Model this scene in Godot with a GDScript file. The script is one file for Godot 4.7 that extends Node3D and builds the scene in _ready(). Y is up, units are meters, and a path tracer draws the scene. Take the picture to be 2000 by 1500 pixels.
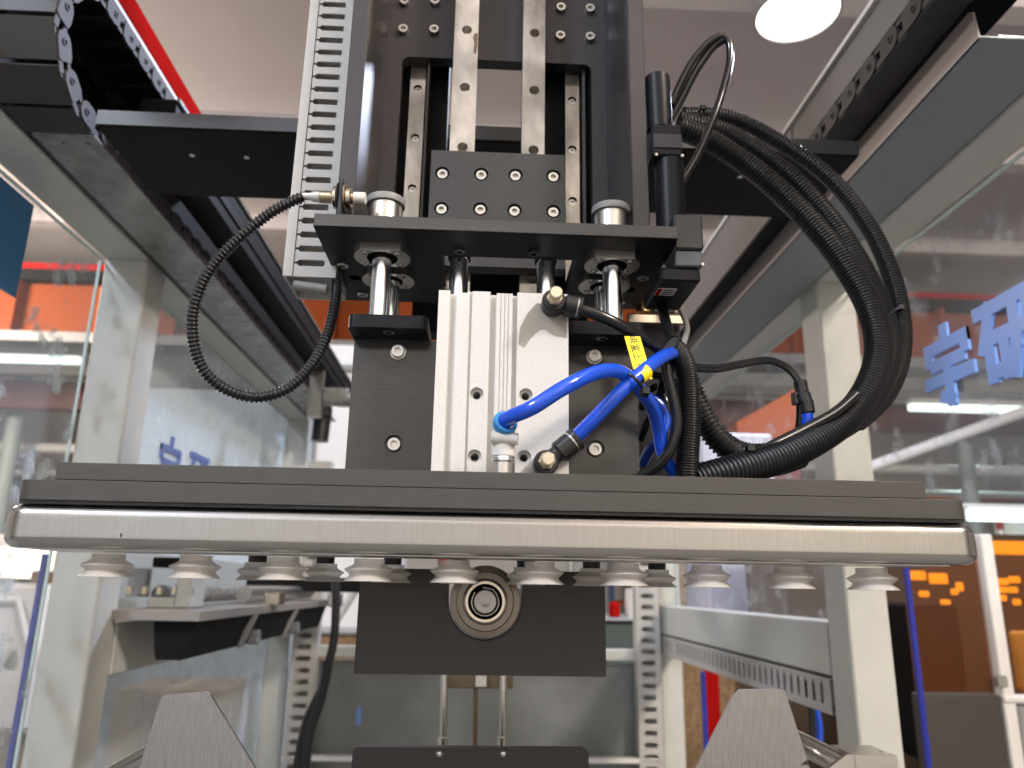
extends Node3D
# Metres, y up. The hall floor is y = 0; the camera stands at (0, 1.45, 0) and looks towards -z.

var counts := {}
var mats := {}
var hex_mesh: ArrayMesh
var washer_mesh: ArrayMesh

# ---------------------------------------------------------------- naming and grouping
func numbered(called: String) -> String:
	var n: int = counts.get(called, 0)
	counts[called] = n + 1
	return called if n == 0 else "%s_%03d" % [called, n]

func tag(o: Node3D, label: String, category: String, group := "") -> Node3D:
	o.set_meta("label", label)
	o.set_meta("category", category)
	if group != "":
		o.set_meta("group", group)
	return o

func thing(called: String, label: String, category: String, at: Vector3, group := "") -> Node3D:
	var o := Node3D.new()
	o.name = numbered(called)
	o.position = at
	add_child(o, true)
	tag(o, label, category, group)
	return o

func base_of(t: Node3D) -> Vector3:
	var p := t.position
	var q := t.get_parent()
	while q is Node3D and q != self:
		p += (q as Node3D).position
		q = q.get_parent()
	return p

# a part: its mesh is given in scene coordinates and hung under the thing
func part(t: Node3D, called: String, mesh: Mesh, m: Material) -> MeshInstance3D:
	var o := MeshInstance3D.new()
	o.name = called
	o.mesh = mesh
	o.material_override = m
	t.add_child(o, true)
	o.position = -base_of(t)
	return o

func put(t: Node3D, called: String, mesh: Mesh, m: Material, at: Vector3, basis := Basis()) -> MeshInstance3D:
	var o := MeshInstance3D.new()
	o.name = called
	o.mesh = mesh
	o.material_override = m
	t.add_child(o, true)
	o.transform = Transform3D(basis, at - base_of(t))
	return o

func solo(called: String, label: String, category: String, mesh: Mesh, m: Material, group := "") -> MeshInstance3D:
	var o := MeshInstance3D.new()
	o.name = numbered(called)
	o.mesh = mesh
	o.material_override = m
	add_child(o, true)
	tag(o, label, category, group)
	return o

func struct(called: String, mesh: Mesh, m: Material) -> MeshInstance3D:
	var o := MeshInstance3D.new()
	o.name = numbered(called)
	o.mesh = mesh
	o.material_override = m
	o.set_meta("kind", "structure")
	add_child(o, true)
	return o

# ---------------------------------------------------------------- materials
func noise_tex(freq: float, seed_: int, octaves: int, lo: float, hi: float, size := 512) -> NoiseTexture2D:
	var n := FastNoiseLite.new()
	n.noise_type = FastNoiseLite.TYPE_SIMPLEX_SMOOTH
	n.seed = seed_
	n.frequency = freq
	n.fractal_octaves = octaves
	var t := NoiseTexture2D.new()
	t.width = size
	t.height = size
	t.seamless = true
	t.noise = n
	var g := Gradient.new()
	g.set_color(0, Color(lo, lo, lo))
	g.set_color(1, Color(hi, hi, hi))
	t.color_ramp = g
	return t

var tex := {}

func mat(called: String, c: Color, rough: float, metal := 0.0, spec := 0.5) -> StandardMaterial3D:
	if mats.has(called):
		return mats[called]
	var m := StandardMaterial3D.new()
	m.resource_name = called
	m.albedo_color = c.linear_to_srgb()
	m.roughness = rough
	m.metallic = metal
	m.metallic_specular = spec
	mats[called] = m
	return m

# colour mottling and roughness mottling from a computed noise, laid by world position
func grain(m: StandardMaterial3D, t: Texture2D, scale: Vector3, rough_t: Texture2D = null, bump := 0.0) -> StandardMaterial3D:
	m.albedo_texture = t
	m.uv1_triplanar = true
	m.uv1_world_triplanar = true
	m.uv1_scale = scale
	if rough_t != null:
		m.roughness_texture = rough_t
		m.roughness_texture_channel = BaseMaterial3D.TEXTURE_CHANNEL_RED
	if bump > 0.0:
		m.heightmap_enabled = true
		m.heightmap_texture = t
		m.heightmap_scale = bump
	return m

# ---------------------------------------------------------------- shapes
func begin() -> SurfaceTool:
	var st := SurfaceTool.new()
	st.begin(Mesh.PRIMITIVE_TRIANGLES)
	return st

func tri(st: SurfaceTool, a: Vector3, b: Vector3, c: Vector3, n: Vector3, na := Vector3.ZERO, nb := Vector3.ZERO, nc := Vector3.ZERO) -> void:
	# front faces run clockwise: cross(b-a, c-a) points away from the viewer
	var va := na if na != Vector3.ZERO else n
	var vb := nb if nb != Vector3.ZERO else n
	var vc := nc if nc != Vector3.ZERO else n
	if (b - a).cross(c - a).dot(n) > 0.0:
		st.set_normal(va); st.add_vertex(a)
		st.set_normal(vc); st.add_vertex(c)
		st.set_normal(vb); st.add_vertex(b)
	else:
		st.set_normal(va); st.add_vertex(a)
		st.set_normal(vb); st.add_vertex(b)
		st.set_normal(vc); st.add_vertex(c)

func quad(st: SurfaceTool, a: Vector3, b: Vector3, c: Vector3, d: Vector3, n: Vector3) -> void:
	tri(st, a, b, c, n)
	tri(st, a, c, d, n)

func face(st: SurfaceTool, pts: Array, inside: Vector3) -> void:
	var n: Vector3 = ((pts[1] - pts[0]) as Vector3).cross(pts[2] - pts[0]).normalized()
	if n.dot(pts[0] - inside) < 0.0:
		n = -n
	for i in range(1, pts.size() - 1):
		tri(st, pts[0], pts[i], pts[i + 1], n)

func add_box(st: SurfaceTool, a: Vector3, b: Vector3, ch := 0.0) -> void:
	var lo := Vector3(minf(a.x, b.x), minf(a.y, b.y), minf(a.z, b.z))
	var hi := Vector3(maxf(a.x, b.x), maxf(a.y, b.y), maxf(a.z, b.z))
	var mid := (lo + hi) / 2.0
	var c := minf(ch, (hi - lo)[(hi - lo).min_axis_index()] * 0.45)
	var e := (hi - lo) / 2.0
	for ax in 3:
		var u := (ax + 1) % 3
		var v := (ax + 2) % 3
		for s in [-1.0, 1.0]:
			var q := []
			for k in [[-1, -1], [1, -1], [1, 1], [-1, 1]]:
				var p := mid
				p[ax] += s * e[ax]
				p[u] += k[0] * (e[u] - c)
				p[v] += k[1] * (e[v] - c)
				q.append(p)
			face(st, q, mid)
			if c > 0.0:
				for s2 in [-1.0, 1.0]:
					var w := []
					for k in [-1, 1]:
						var p := mid
						p[ax] += s * e[ax]
						p[u] += s2 * (e[u] - c)
						p[v] += k * (e[v] - c)
						w.append(p)
					for k in [1, -1]:
						var p := mid
						p[ax] += s * (e[ax] - c)
						p[u] += s2 * e[u]
						p[v] += k * (e[v] - c)
						w.append(p)
					face(st, w, mid)
	if c > 0.0:
		for sx in [-1, 1]:
			for sy in [-1, 1]:
				for sz in [-1, 1]:
					var s3 := Vector3(sx, sy, sz)
					var p := mid + s3 * e
					face(st, [p - Vector3(0, sy, sz) * c, p - Vector3(sx, 0, sz) * c, p - Vector3(sx, sy, 0) * c], mid)

func box(x0: float, x1: float, y0: float, y1: float, z0: float, z1: float, ch := 0.0004) -> ArrayMesh:
	var st := begin()
	add_box(st, Vector3(x0, y0, z0), Vector3(x1, y1, z1), ch)
	return st.commit()

# a slab lying flat: rounded corners seen from above (rc) and rounded top and bottom edges (re)
func rounded_slab(x0: float, x1: float, y0: float, y1: float, z0: float, z1: float, rc: float, re: float, seg := 6) -> ArrayMesh:
	var st := begin()
	var rings := []
	var norms := []
	var steps := 5
	for top in 2:
		for i in steps + 1:
			var a := PI / 2.0 * (float(i) / steps) if top == 1 else PI / 2.0 * (1.0 - float(i) / steps)
			var inset := re * (1.0 - cos(a))
			var y := (y1 - re + re * sin(a)) if top == 1 else (y0 + re - re * sin(a))
			var r := maxf(rc - inset, 0.0)
			var ring := []
			var nr := []
			for c in 4:
				var sx := [1, -1, -1, 1][c] as int
				var sz := [1, 1, -1, -1][c] as int
				var cx := (x1 - inset - r) if sx > 0 else (x0 + inset + r)
				var cz := (maxf(z0, z1) - inset - r) if sz > 0 else (minf(z0, z1) + inset + r)
				for k in seg + 1:
					var t := PI / 2.0 * c + PI / 2.0 * k / seg
					ring.append(Vector3(cx + r * cos(t), y, cz + r * sin(t)))
					nr.append(Vector3(cos(t) * cos(a), sin(a) * (1.0 if top == 1 else -1.0), sin(t) * cos(a)))
			rings.append(ring)
			norms.append(nr)
	for j in rings.size() - 1:
		var n: int = rings[j].size()
		for i in n:
			var k := (i + 1) % n
			var nn: Vector3 = norms[j][i] + norms[j][k]
			tri(st, rings[j][i], rings[j][k], rings[j + 1][k], nn, norms[j][i], norms[j][k], norms[j + 1][k])
			tri(st, rings[j][i], rings[j + 1][k], rings[j + 1][i], nn, norms[j][i], norms[j + 1][k], norms[j + 1][i])
	for end in [[0, Vector3.DOWN], [rings.size() - 1, Vector3.UP]]:
		var ring: Array = rings[end[0]]
		for i in range(1, ring.size() - 1):
			tri(st, ring[0], ring[i], ring[i + 1], end[1])
	return st.commit()

# an outline (x, y) pushed along n = ux x uy by depth
func add_prism(st: SurfaceTool, poly: PackedVector2Array, o: Vector3, ux: Vector3, uy: Vector3, depth: float) -> void:
	var n := ux.cross(uy).normalized()
	var p := poly
	if Geometry2D.is_polygon_clockwise(p):
		p.reverse()
	var ids := Geometry2D.triangulate_polygon(p)
	for i in range(0, ids.size(), 3):
		var q := []
		for k in 3:
			var v: Vector2 = p[ids[i + k]]
			q.append(o + ux * v.x + uy * v.y)
		tri(st, q[0], q[1], q[2], -n)
		tri(st, q[0] + n * depth, q[1] + n * depth, q[2] + n * depth, n)
	for i in p.size():
		var a: Vector2 = p[i]
		var b: Vector2 = p[(i + 1) % p.size()]
		var e := b - a
		var out := (ux * e.y - uy * e.x).normalized()
		# is_polygon_clockwise works in a y-down frame, so test which side is outside
		var mid := (a + b) / 2.0 + Vector2(e.y, -e.x).normalized() * 0.00002
		if Geometry2D.is_point_in_polygon(mid, p):
			out = -out
		var A := o + ux * a.x + uy * a.y
		var B := o + ux * b.x + uy * b.y
		quad(st, A, B, B + n * depth, A + n * depth, out)

func prism(poly: PackedVector2Array, o: Vector3, ux: Vector3, uy: Vector3, depth: float) -> ArrayMesh:
	var st := begin()
	add_prism(st, poly, o, ux, uy, depth)
	return st.commit()

# turned shape: profile of (radius, height along the axis)
func add_lathe(st: SurfaceTool, prof: Array, o: Vector3, axis: Vector3, seg := 28, smooth := false) -> void:
	var w := axis.normalized()
	var u := w.cross(Vector3.UP if absf(w.y) < 0.9 else Vector3.RIGHT).normalized()
	var v := w.cross(u)
	var ns := []
	for j in prof.size() - 1:
		var d: Vector2 = prof[j + 1] - prof[j]
		ns.append(Vector2(d.y, -d.x).normalized())
	for j in prof.size() - 1:
		var n0: Vector2 = ns[j]
		var n1: Vector2 = ns[j]
		if smooth:
			if j > 0: n0 = ((ns[j] + ns[j - 1]) as Vector2).normalized()
			if j < ns.size() - 1: n1 = ((ns[j] + ns[j + 1]) as Vector2).normalized()
		for i in seg:
			var a := TAU * i / seg
			var b := TAU * (i + 1) / seg
			var ra := u * cos(a) + v * sin(a)
			var rb := u * cos(b) + v * sin(b)
			var p0: Vector3 = o + ra * prof[j].x + w * prof[j].y
			var p1: Vector3 = o + rb * prof[j].x + w * prof[j].y
			var p2: Vector3 = o + rb * prof[j + 1].x + w * prof[j + 1].y
			var p3: Vector3 = o + ra * prof[j + 1].x + w * prof[j + 1].y
			var m: Vector3 = ((ra + rb) * ns[j].x + w * ns[j].y * 2.0).normalized()
			if prof[j].x > 0.000001:
				tri(st, p0, p1, p2, m, ra * n0.x + w * n0.y, rb * n0.x + w * n0.y, rb * n1.x + w * n1.y)
			if prof[j + 1].x > 0.000001:
				tri(st, p0, p2, p3, m, ra * n0.x + w * n0.y, rb * n1.x + w * n1.y, ra * n1.x + w * n1.y)

func lathe(prof: Array, o: Vector3, axis: Vector3, seg := 28, smooth := false) -> ArrayMesh:
	var st := begin()
	add_lathe(st, prof, o, axis, seg, smooth)
	return st.commit()

func rod_prof(r: float, h: float, c := 0.0004) -> Array:
	return [Vector2(0, 0), Vector2(r - c, 0), Vector2(r, c), Vector2(r, h - c), Vector2(r - c, h), Vector2(0, h)]

func rod(a: Vector3, b: Vector3, r: float, c := 0.0004, seg := 28) -> ArrayMesh:
	return lathe(rod_prof(r, (b - a).length(), c), a, b - a, seg)

# a hose along a smooth curve through the points; pitch > 0 gives ring-shaped corrugations
func add_hose(st: SurfaceTool, pts: Array, r: float, pitch := 0.0, amp := 0.0, seg := 14, per := 6) -> void:
	var c := Curve3D.new()
	c.bake_interval = 0.002
	for i in pts.size():
		var prev: Vector3 = pts[maxi(i - 1, 0)]
		var next: Vector3 = pts[mini(i + 1, pts.size() - 1)]
		var t := (next - prev) / 6.0
		var here: Vector3 = pts[i]
		c.add_point(here, -t.normalized() * minf(t.length(), here.distance_to(prev) / 3.0 if i > 0 else 0.0), t.normalized() * minf(t.length(), here.distance_to(next) / 3.0 if i < pts.size() - 1 else 0.0))
	var L := c.get_baked_length()
	var step := pitch / per if pitch > 0.0 else 0.004
	var n := maxi(4, int(round(L / step)))
	var rings := []
	var norms := []
	var u := Vector3.ZERO
	for i in n + 1:
		var s := L * i / n
		var p := c.sample_baked(s, true)
		var d := (c.sample_baked(minf(s + 0.001, L), true) - c.sample_baked(maxf(s - 0.001, 0.0), true)).normalized()
		if u == Vector3.ZERO:
			u = d.cross(Vector3.UP if absf(d.y) < 0.9 else Vector3.RIGHT).normalized()
		u = (u - d * u.dot(d)).normalized()
		var v := d.cross(u)
		var rr := r
		var slope := 0.0
		if pitch > 0.0:
			var w := cos(TAU * s / pitch)
			var ww := signf(w) * pow(absf(w), 0.6)
			rr = r - amp * (0.5 - 0.5 * ww)
			slope = -amp * 0.5 * TAU / pitch * sin(TAU * s / pitch)
		var ring := []
		var nr := []
		for k in seg:
			var a := TAU * k / seg
			var q := u * cos(a) + v * sin(a)
			ring.append(p + q * rr)
			nr.append((q - d * slope).normalized())
		rings.append(ring)
		norms.append(nr)
	for j in n:
		for i in seg:
			var k := (i + 1) % seg
			var m: Vector3 = norms[j][i] + norms[j][k] + norms[j + 1][i] + norms[j + 1][k]
			tri(st, rings[j][i], rings[j][k], rings[j + 1][k], m, norms[j][i], norms[j][k], norms[j + 1][k])
			tri(st, rings[j][i], rings[j + 1][k], rings[j + 1][i], m, norms[j][i], norms[j + 1][k], norms[j + 1][i])
	for e in [0, n]:
		var mid := Vector3.ZERO
		for q in rings[e]: mid += q / seg
		var d: Vector3 = mid - (rings[1 if e == 0 else n - 1][0] - rings[e][0] + mid)
		for i in seg:
			tri(st, mid, rings[e][i], rings[e][(i + 1) % seg], d)

func hose(pts: Array, r: float, pitch := 0.0, amp := 0.0, seg := 14, per := 6) -> ArrayMesh:
	var st := begin()
	add_hose(st, pts, r, pitch, amp, seg, per)
	return st.commit()

# hexagon socket screw head of radius 1 looking along +z, its seat at z = 0
func make_hex() -> ArrayMesh:
	var st := begin()
	add_lathe(st, [Vector2(1, 0), Vector2(1, 0.72), Vector2(0.9, 0.85)], Vector3.ZERO, Vector3.BACK, 28)
	var seg := 24
	for i in seg:
		var a := TAU * i / seg
		var b := TAU * (i + 1) / seg
		var pa := Vector3(cos(a), sin(a), 0)
		var pb := Vector3(cos(b), sin(b), 0)
		var ha := 0.5 / cos(fposmod(a, TAU / 6) - PI / 6)
		var hb := 0.5 / cos(fposmod(b - 0.00001, TAU / 6) - PI / 6)
		var t := Vector3(0, 0, 0.85)
		var f := Vector3(0, 0, 0.25)
		quad(st, pa * 0.9 + t, pb * 0.9 + t, pb * hb + t, pa * ha + t, Vector3.BACK)
		quad(st, pa * ha + t, pb * hb + t, pb * hb + f, pa * ha + f, -(pa + pb).normalized())
		tri(st, f, pa * ha + f, pb * hb + f, Vector3.BACK)
	return st.commit()

func turned_to(d: Vector3, spin := 0.0) -> Basis:
	var w := d.normalized()
	var u := (Vector3.UP if absf(w.y) < 0.9 else Vector3.BACK).cross(w).normalized()
	return Basis(u, w.cross(u), w) * Basis(Vector3.BACK, spin)

func screw(t: Node3D, at: Vector3, d: Vector3, r: float, m: Material, spin := 0.0) -> void:
	put(t, "screw", hex_mesh, m, at, turned_to(d, spin).scaled_local(Vector3(r, r, r)))

# dark-floored counterbore ring, flush in a plate
func csg_box(x0: float, x1: float, y0: float, y1: float, z0: float, z1: float, op := CSGShape3D.OPERATION_UNION) -> CSGBox3D:
	var b := CSGBox3D.new()
	b.size = Vector3(absf(x1 - x0), absf(y1 - y0), absf(z1 - z0))
	b.position = Vector3(x0 + x1, y0 + y1, z0 + z1) / 2.0
	b.operation = op
	return b

func csg_cyl(at: Vector3, d: Vector3, r: float, h: float, op := CSGShape3D.OPERATION_SUBTRACTION) -> CSGCylinder3D:
	var c := CSGCylinder3D.new()
	c.radius = r
	c.height = h
	c.sides = 24
	c.operation = op
	c.transform = Transform3D(turned_to(d) * Basis(Vector3.RIGHT, PI / 2.0), at)
	return c

func csg(called: String, pieces: Array, m: Material) -> CSGCombiner3D:
	var k := CSGCombiner3D.new()
	k.name = called
	for i in pieces.size():
		pieces[i].name = "cut_%03d" % i
		k.add_child(pieces[i], true)
	k.material_override = m
	return k

func csg_part(t: Node3D, called: String, pieces: Array, m: Material) -> CSGCombiner3D:
	var k := csg(called, pieces, m)
	t.add_child(k, true)
	k.position = -base_of(t)
	return k

func arc(c: Vector2, r: float, a0: float, a1: float, n: int) -> PackedVector2Array:
	var p := PackedVector2Array()
	for i in n + 1:
		var a := lerpf(a0, a1, float(i) / n)
		p.append(c + Vector2(cos(a), sin(a)) * r)
	return p

# ---------------------------------------------------------------- the scene
func _ready() -> void:
	# camera, light and exposure
	var cam := Camera3D.new()
	cam.name = "camera"
	cam.position = Vector3(0, 1.45, 0)
	cam.rotation_degrees = Vector3(15.01, -2.37, 0.98)
	cam.near = 0.02
	cam.far = 60.0
	add_child(cam)
	var lens := CameraAttributesPhysical.new()
	lens.frustum_focal_length = 23.76
	lens.frustum_focus_distance = 0.46
	lens.frustum_near = 0.02
	lens.frustum_far = 60.0
	lens.exposure_aperture = 9.0
	cam.attributes = lens
	cam.fov = 53.6
	cam.current = true
	var env := Environment.new()
	env.background_mode = Environment.BG_COLOR
	env.background_color = Color(0.2, 0.2, 0.2)
	env.tonemap_mode = Environment.TONE_MAPPER_LINEAR
	env.tonemap_exposure = 1.05
	env.sdfgi_enabled = true
	env.ssao_enabled = true
	env.ssil_enabled = true
	var we := WorldEnvironment.new()
	we.name = "environment"
	we.environment = env
	add_child(we)
	hex_mesh = make_hex()
	make_materials()
	hall()
	clutter()
	machine_frame()
	gantry()
	lift_axis()
	gripper()
	pneumatics()
	hoses()
	lower_machine()

func make_materials() -> void:
	var fine := noise_tex(0.02, 3, 4, 0.72, 1.0)
	var coarse := noise_tex(0.006, 9, 5, 0.6, 1.0)
	var faint := noise_tex(0.006, 19, 5, 0.965, 1.0)
	var soft := noise_tex(0.008, 21, 3, 0.35, 0.75)
	tex.fine = fine
	tex.coarse = coarse
	var streak_v := noise_tex(0.05, 31, 3, 0.84, 1.0)
	grain(mat("black_anodised", Color(0.028, 0.027, 0.027), 0.45), streak_v, Vector3(3, 26, 12))
	grain(mat("grey_anodised", Color(0.074, 0.070, 0.065), 0.42, 0.35), streak_v, Vector3(2.2, 60, 20))
	grain(mat("bracket_black", Color(0.010, 0.010, 0.013), 0.42, 0.0, 0.3), fine, Vector3(20, 20, 20))
	grain(mat("mount_grey", Color(0.072, 0.069, 0.065), 0.40, 0.4), streak_v, Vector3(1.6, 70, 20), noise_tex(0.05, 44, 2, 0.3, 0.55))
	grain(mat("pulley_black", Color(0.040, 0.035, 0.032), 0.45), faint, Vector3(12, 12, 12))
	grain(mat("column_black", Color(0.055, 0.050, 0.052), 0.40, 0.35), streak_v, Vector3(60, 2.0, 20))
	grain(mat("beam_black", Color(0.011, 0.0105, 0.0105), 0.55, 0.0, 0.22), fine, Vector3(12, 12, 12))
	grain(mat("cast_alu", Color(0.67, 0.655, 0.625), 0.55, 0.3), noise_tex(0.06, 5, 4, 0.93, 1.0), Vector3(16, 16, 16), null, 0.002)
	grain(mat("stainless", Color(0.50, 0.485, 0.46), 0.5, 1.0), noise_tex(0.05, 52, 3, 0.92, 1.0), Vector3(30, 1.2, 6), noise_tex(0.03, 53, 3, 0.26, 0.36))
	grain(mat("brushed_plate", Color(0.44, 0.43, 0.43), 0.5, 1.0), noise_tex(0.03, 62, 4, 0.86, 1.0), Vector3(50, 3, 6), noise_tex(0.012, 63, 4, 0.14, 0.42))
	mat("chrome", Color(0.84, 0.86, 0.90), 0.17, 1.0)
	mat("nickel", Color(0.74, 0.66, 0.52), 0.22, 1.0)
	mat("zinc", Color(0.62, 0.60, 0.56), 0.28, 1.0)
	grain(mat("rail_steel", Color(0.70, 0.65, 0.58), 0.36, 0.55), coarse, Vector3(9, 4, 9), noise_tex(0.02, 71, 3, 0.18, 0.6))
	grain(mat("frame_paint", Color(0.565, 0.575, 0.535), 0.42), faint, Vector3(3, 3, 3))
	grain(mat("galvanised", Color(0.33, 0.335, 0.325), 0.45, 0.3), noise_tex(0.01, 29, 5, 0.72, 1.0), Vector3(5, 5, 5), soft)
	mat("duct_plastic", Color(0.47, 0.455, 0.43), 0.55)
	mat("hose_black", Color(0.011, 0.011, 0.012), 0.30)
	mat("tube_black", Color(0.010, 0.010, 0.011), 0.14)
	mat("fitting_black", Color(0.013, 0.013, 0.014), 0.33)
	var blue := mat("tube_blue", Color(0.008, 0.075, 0.62), 0.13)
	blue.clearcoat_enabled = true
	blue.clearcoat = 0.6
	blue.clearcoat_roughness = 0.05
	mat("ring_blue", Color(0.02, 0.21, 0.52), 0.4)
	mat("fitting_white", Color(0.66, 0.64, 0.60), 0.38)
	mat("label_yellow", Color(0.90, 0.72, 0.01), 0.45)
	mat("ink", Color(0.02, 0.018, 0.012), 0.6)
	mat("chain_plastic", Color(0.050, 0.047, 0.055), 0.55, 0.0, 0.3)  # black plastic lightened: glare on the link sides put into the colour
	mat("side_grey", Color(0.15, 0.14, 0.14), 0.45)
	mat("chain_cover", Color(0.020, 0.019, 0.019), 0.5)
	mat("hole_dark", Color(0.005, 0.005, 0.005), 0.8, 0.0, 0.1)
	var cup := mat("silicone", Color(0.62, 0.585, 0.55), 0.32)
	cup.transparency = BaseMaterial3D.TRANSPARENCY_ALPHA
	cup.albedo_color.a = 0.66
	cup.backlight_enabled = true
	cup.backlight = Color(0.5, 0.48, 0.46)
	mat("white_plastic", Color(0.62, 0.60, 0.54), 0.4)
	mat("red_paint", Color(0.36, 0.008, 0.007), 0.9, 0.0, 0.08)
	mat("white_paint", Color(0.72, 0.70, 0.67), 0.5)
	mat("blue_film", Color(0.012, 0.02, 0.26), 0.3)
	mat("sign_blue", Color(0.05, 0.21, 0.44), 0.35)
	mat("letter_blue", Color(0.16, 0.32, 0.74), 0.3)
	grain(mat("slate_steel", Color(0.27, 0.29, 0.30), 0.5, 0.2), faint, Vector3(4, 4, 4))
	mat("letter_dark", Color(0.10, 0.15, 0.36), 0.4)
	mat("lip_steel", Color(0.40, 0.355, 0.335), 0.45, 0.15)
	mat("letter_edge", Color(0.8, 0.84, 0.88), 0.3)
	mat("glass_edge", Color(0.62, 0.76, 0.74), 0.25)
	mat("brass", Color(0.75, 0.52, 0.2), 0.22, 1.0)
	mat("orange_paint", Color(0.26, 0.058, 0.016), 0.75, 0.0, 0.2)
	mat("dark_red_paint", Color(0.13, 0.035, 0.03), 0.6)
	grain(mat("ceiling_panel", Color(0.64, 0.585, 0.575), 0.85), faint, Vector3(0.25, 0.25, 0.25))
	grain(mat("wall_panel", Color(0.72, 0.70, 0.66), 0.8), faint, Vector3(0.3, 0.3, 0.3))
	grain(mat("concrete", Color(0.17, 0.165, 0.155), 0.6), faint, Vector3(0.4, 0.4, 0.4))
	mat("grey_steel", Color(0.24, 0.24, 0.235), 0.5)
	grain(mat("cardboard", Color(0.34, 0.21, 0.11), 0.8), fine, Vector3(3, 3, 3))

func glass_mat(called: String, tint: Color, base: float, smudge: float, seed_: int, scale: float) -> StandardMaterial3D:
	var m := StandardMaterial3D.new()
	m.resource_name = called
	m.transparency = BaseMaterial3D.TRANSPARENCY_ALPHA
	m.albedo_color = tint.linear_to_srgb()
	m.roughness = 0.3
	# wiped smears and finger marks on the acrylic: a little opacity in patches
	var n := FastNoiseLite.new()
	n.seed = seed_
	n.frequency = 0.012
	n.fractal_octaves = 5
	n.domain_warp_enabled = true
	n.domain_warp_amplitude = 40.0
	var im := Image.create(512, 512, false, Image.FORMAT_RGBA8)
	for y in 512:
		for x in 512:
			var v := n.get_noise_2d(x, y)
			var f := n.get_noise_2d(x * 5.0 + 900.0, y * 2.2)
			var s := clampf((v - 0.10) * 3.4, 0.0, 1.0) * clampf(0.40 + f * 1.5, 0.0, 1.0)
			im.set_pixel(x, y, Color(1, 1, 1, clampf(base + smudge * s, 0.0, 1.0)))
	m.albedo_texture = ImageTexture.create_from_image(im)
	m.uv1_triplanar = true
	m.uv1_world_triplanar = true
	m.uv1_scale = Vector3.ONE * scale
	mats[called] = m
	return m

func lamp_mat(called: String, c: Color, e: float) -> StandardMaterial3D:
	var m := mat(called, Color(0.9, 0.9, 0.9) if e != 2.6 else Color(0.06, 0.03, 0.01), 0.5)
	m.emission_enabled = true
	m.emission = c
	m.emission_energy_multiplier = e
	return m

func high_bay(at: Vector3, r: float, energy: float, label: String, c := Color(1.0, 0.93, 0.84), down := false) -> void:
	var t := thing("high_bay_lamp", label, "lamp", at, "round high bay lamps under the hall ceiling")
	part(t, "housing", lathe([Vector2(0, 0.34), Vector2(0.10, 0.34), Vector2(0.12, 0.14), Vector2(r, 0.03), Vector2(r, 0.0), Vector2(r - 0.012, 0.0), Vector2(r - 0.012, 0.012)], at, Vector3.UP, 40), mats["grey_steel"])
	part(t, "hanger", rod(at + Vector3(0, 0.34, 0), Vector3(at.x, 5.2, at.z), 0.012), mats["grey_steel"])
	part(t, "lens", lathe([Vector2(0, 0.0), Vector2(r * 0.7, 0.006), Vector2(r - 0.013, 0.012)], at, Vector3.UP, 40), mats["lamp_glow"])
	if down:
		var s := SpotLight3D.new()
		s.name = numbered("high_bay_light")
		s.position = at + Vector3(0, -r - 0.02, 0)
		s.rotation_degrees = Vector3(-90, 0, 0)
		s.spot_angle = 80.0
		s.spot_angle_attenuation = 0.4
		s.light_color = c
		s.light_energy = energy
		s.light_size = r
		s.spot_range = 30.0
		s.spot_attenuation = 2.0
		s.shadow_enabled = true
		add_child(s)
		return
	var l := OmniLight3D.new()
	l.name = numbered("high_bay_light")
	l.position = at + Vector3(0, -r - 0.02, 0)
	l.light_color = c
	l.light_energy = energy
	l.light_size = r
	l.omni_range = 30.0
	l.omni_attenuation = 2.0
	l.shadow_enabled = true
	add_child(l)

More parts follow.
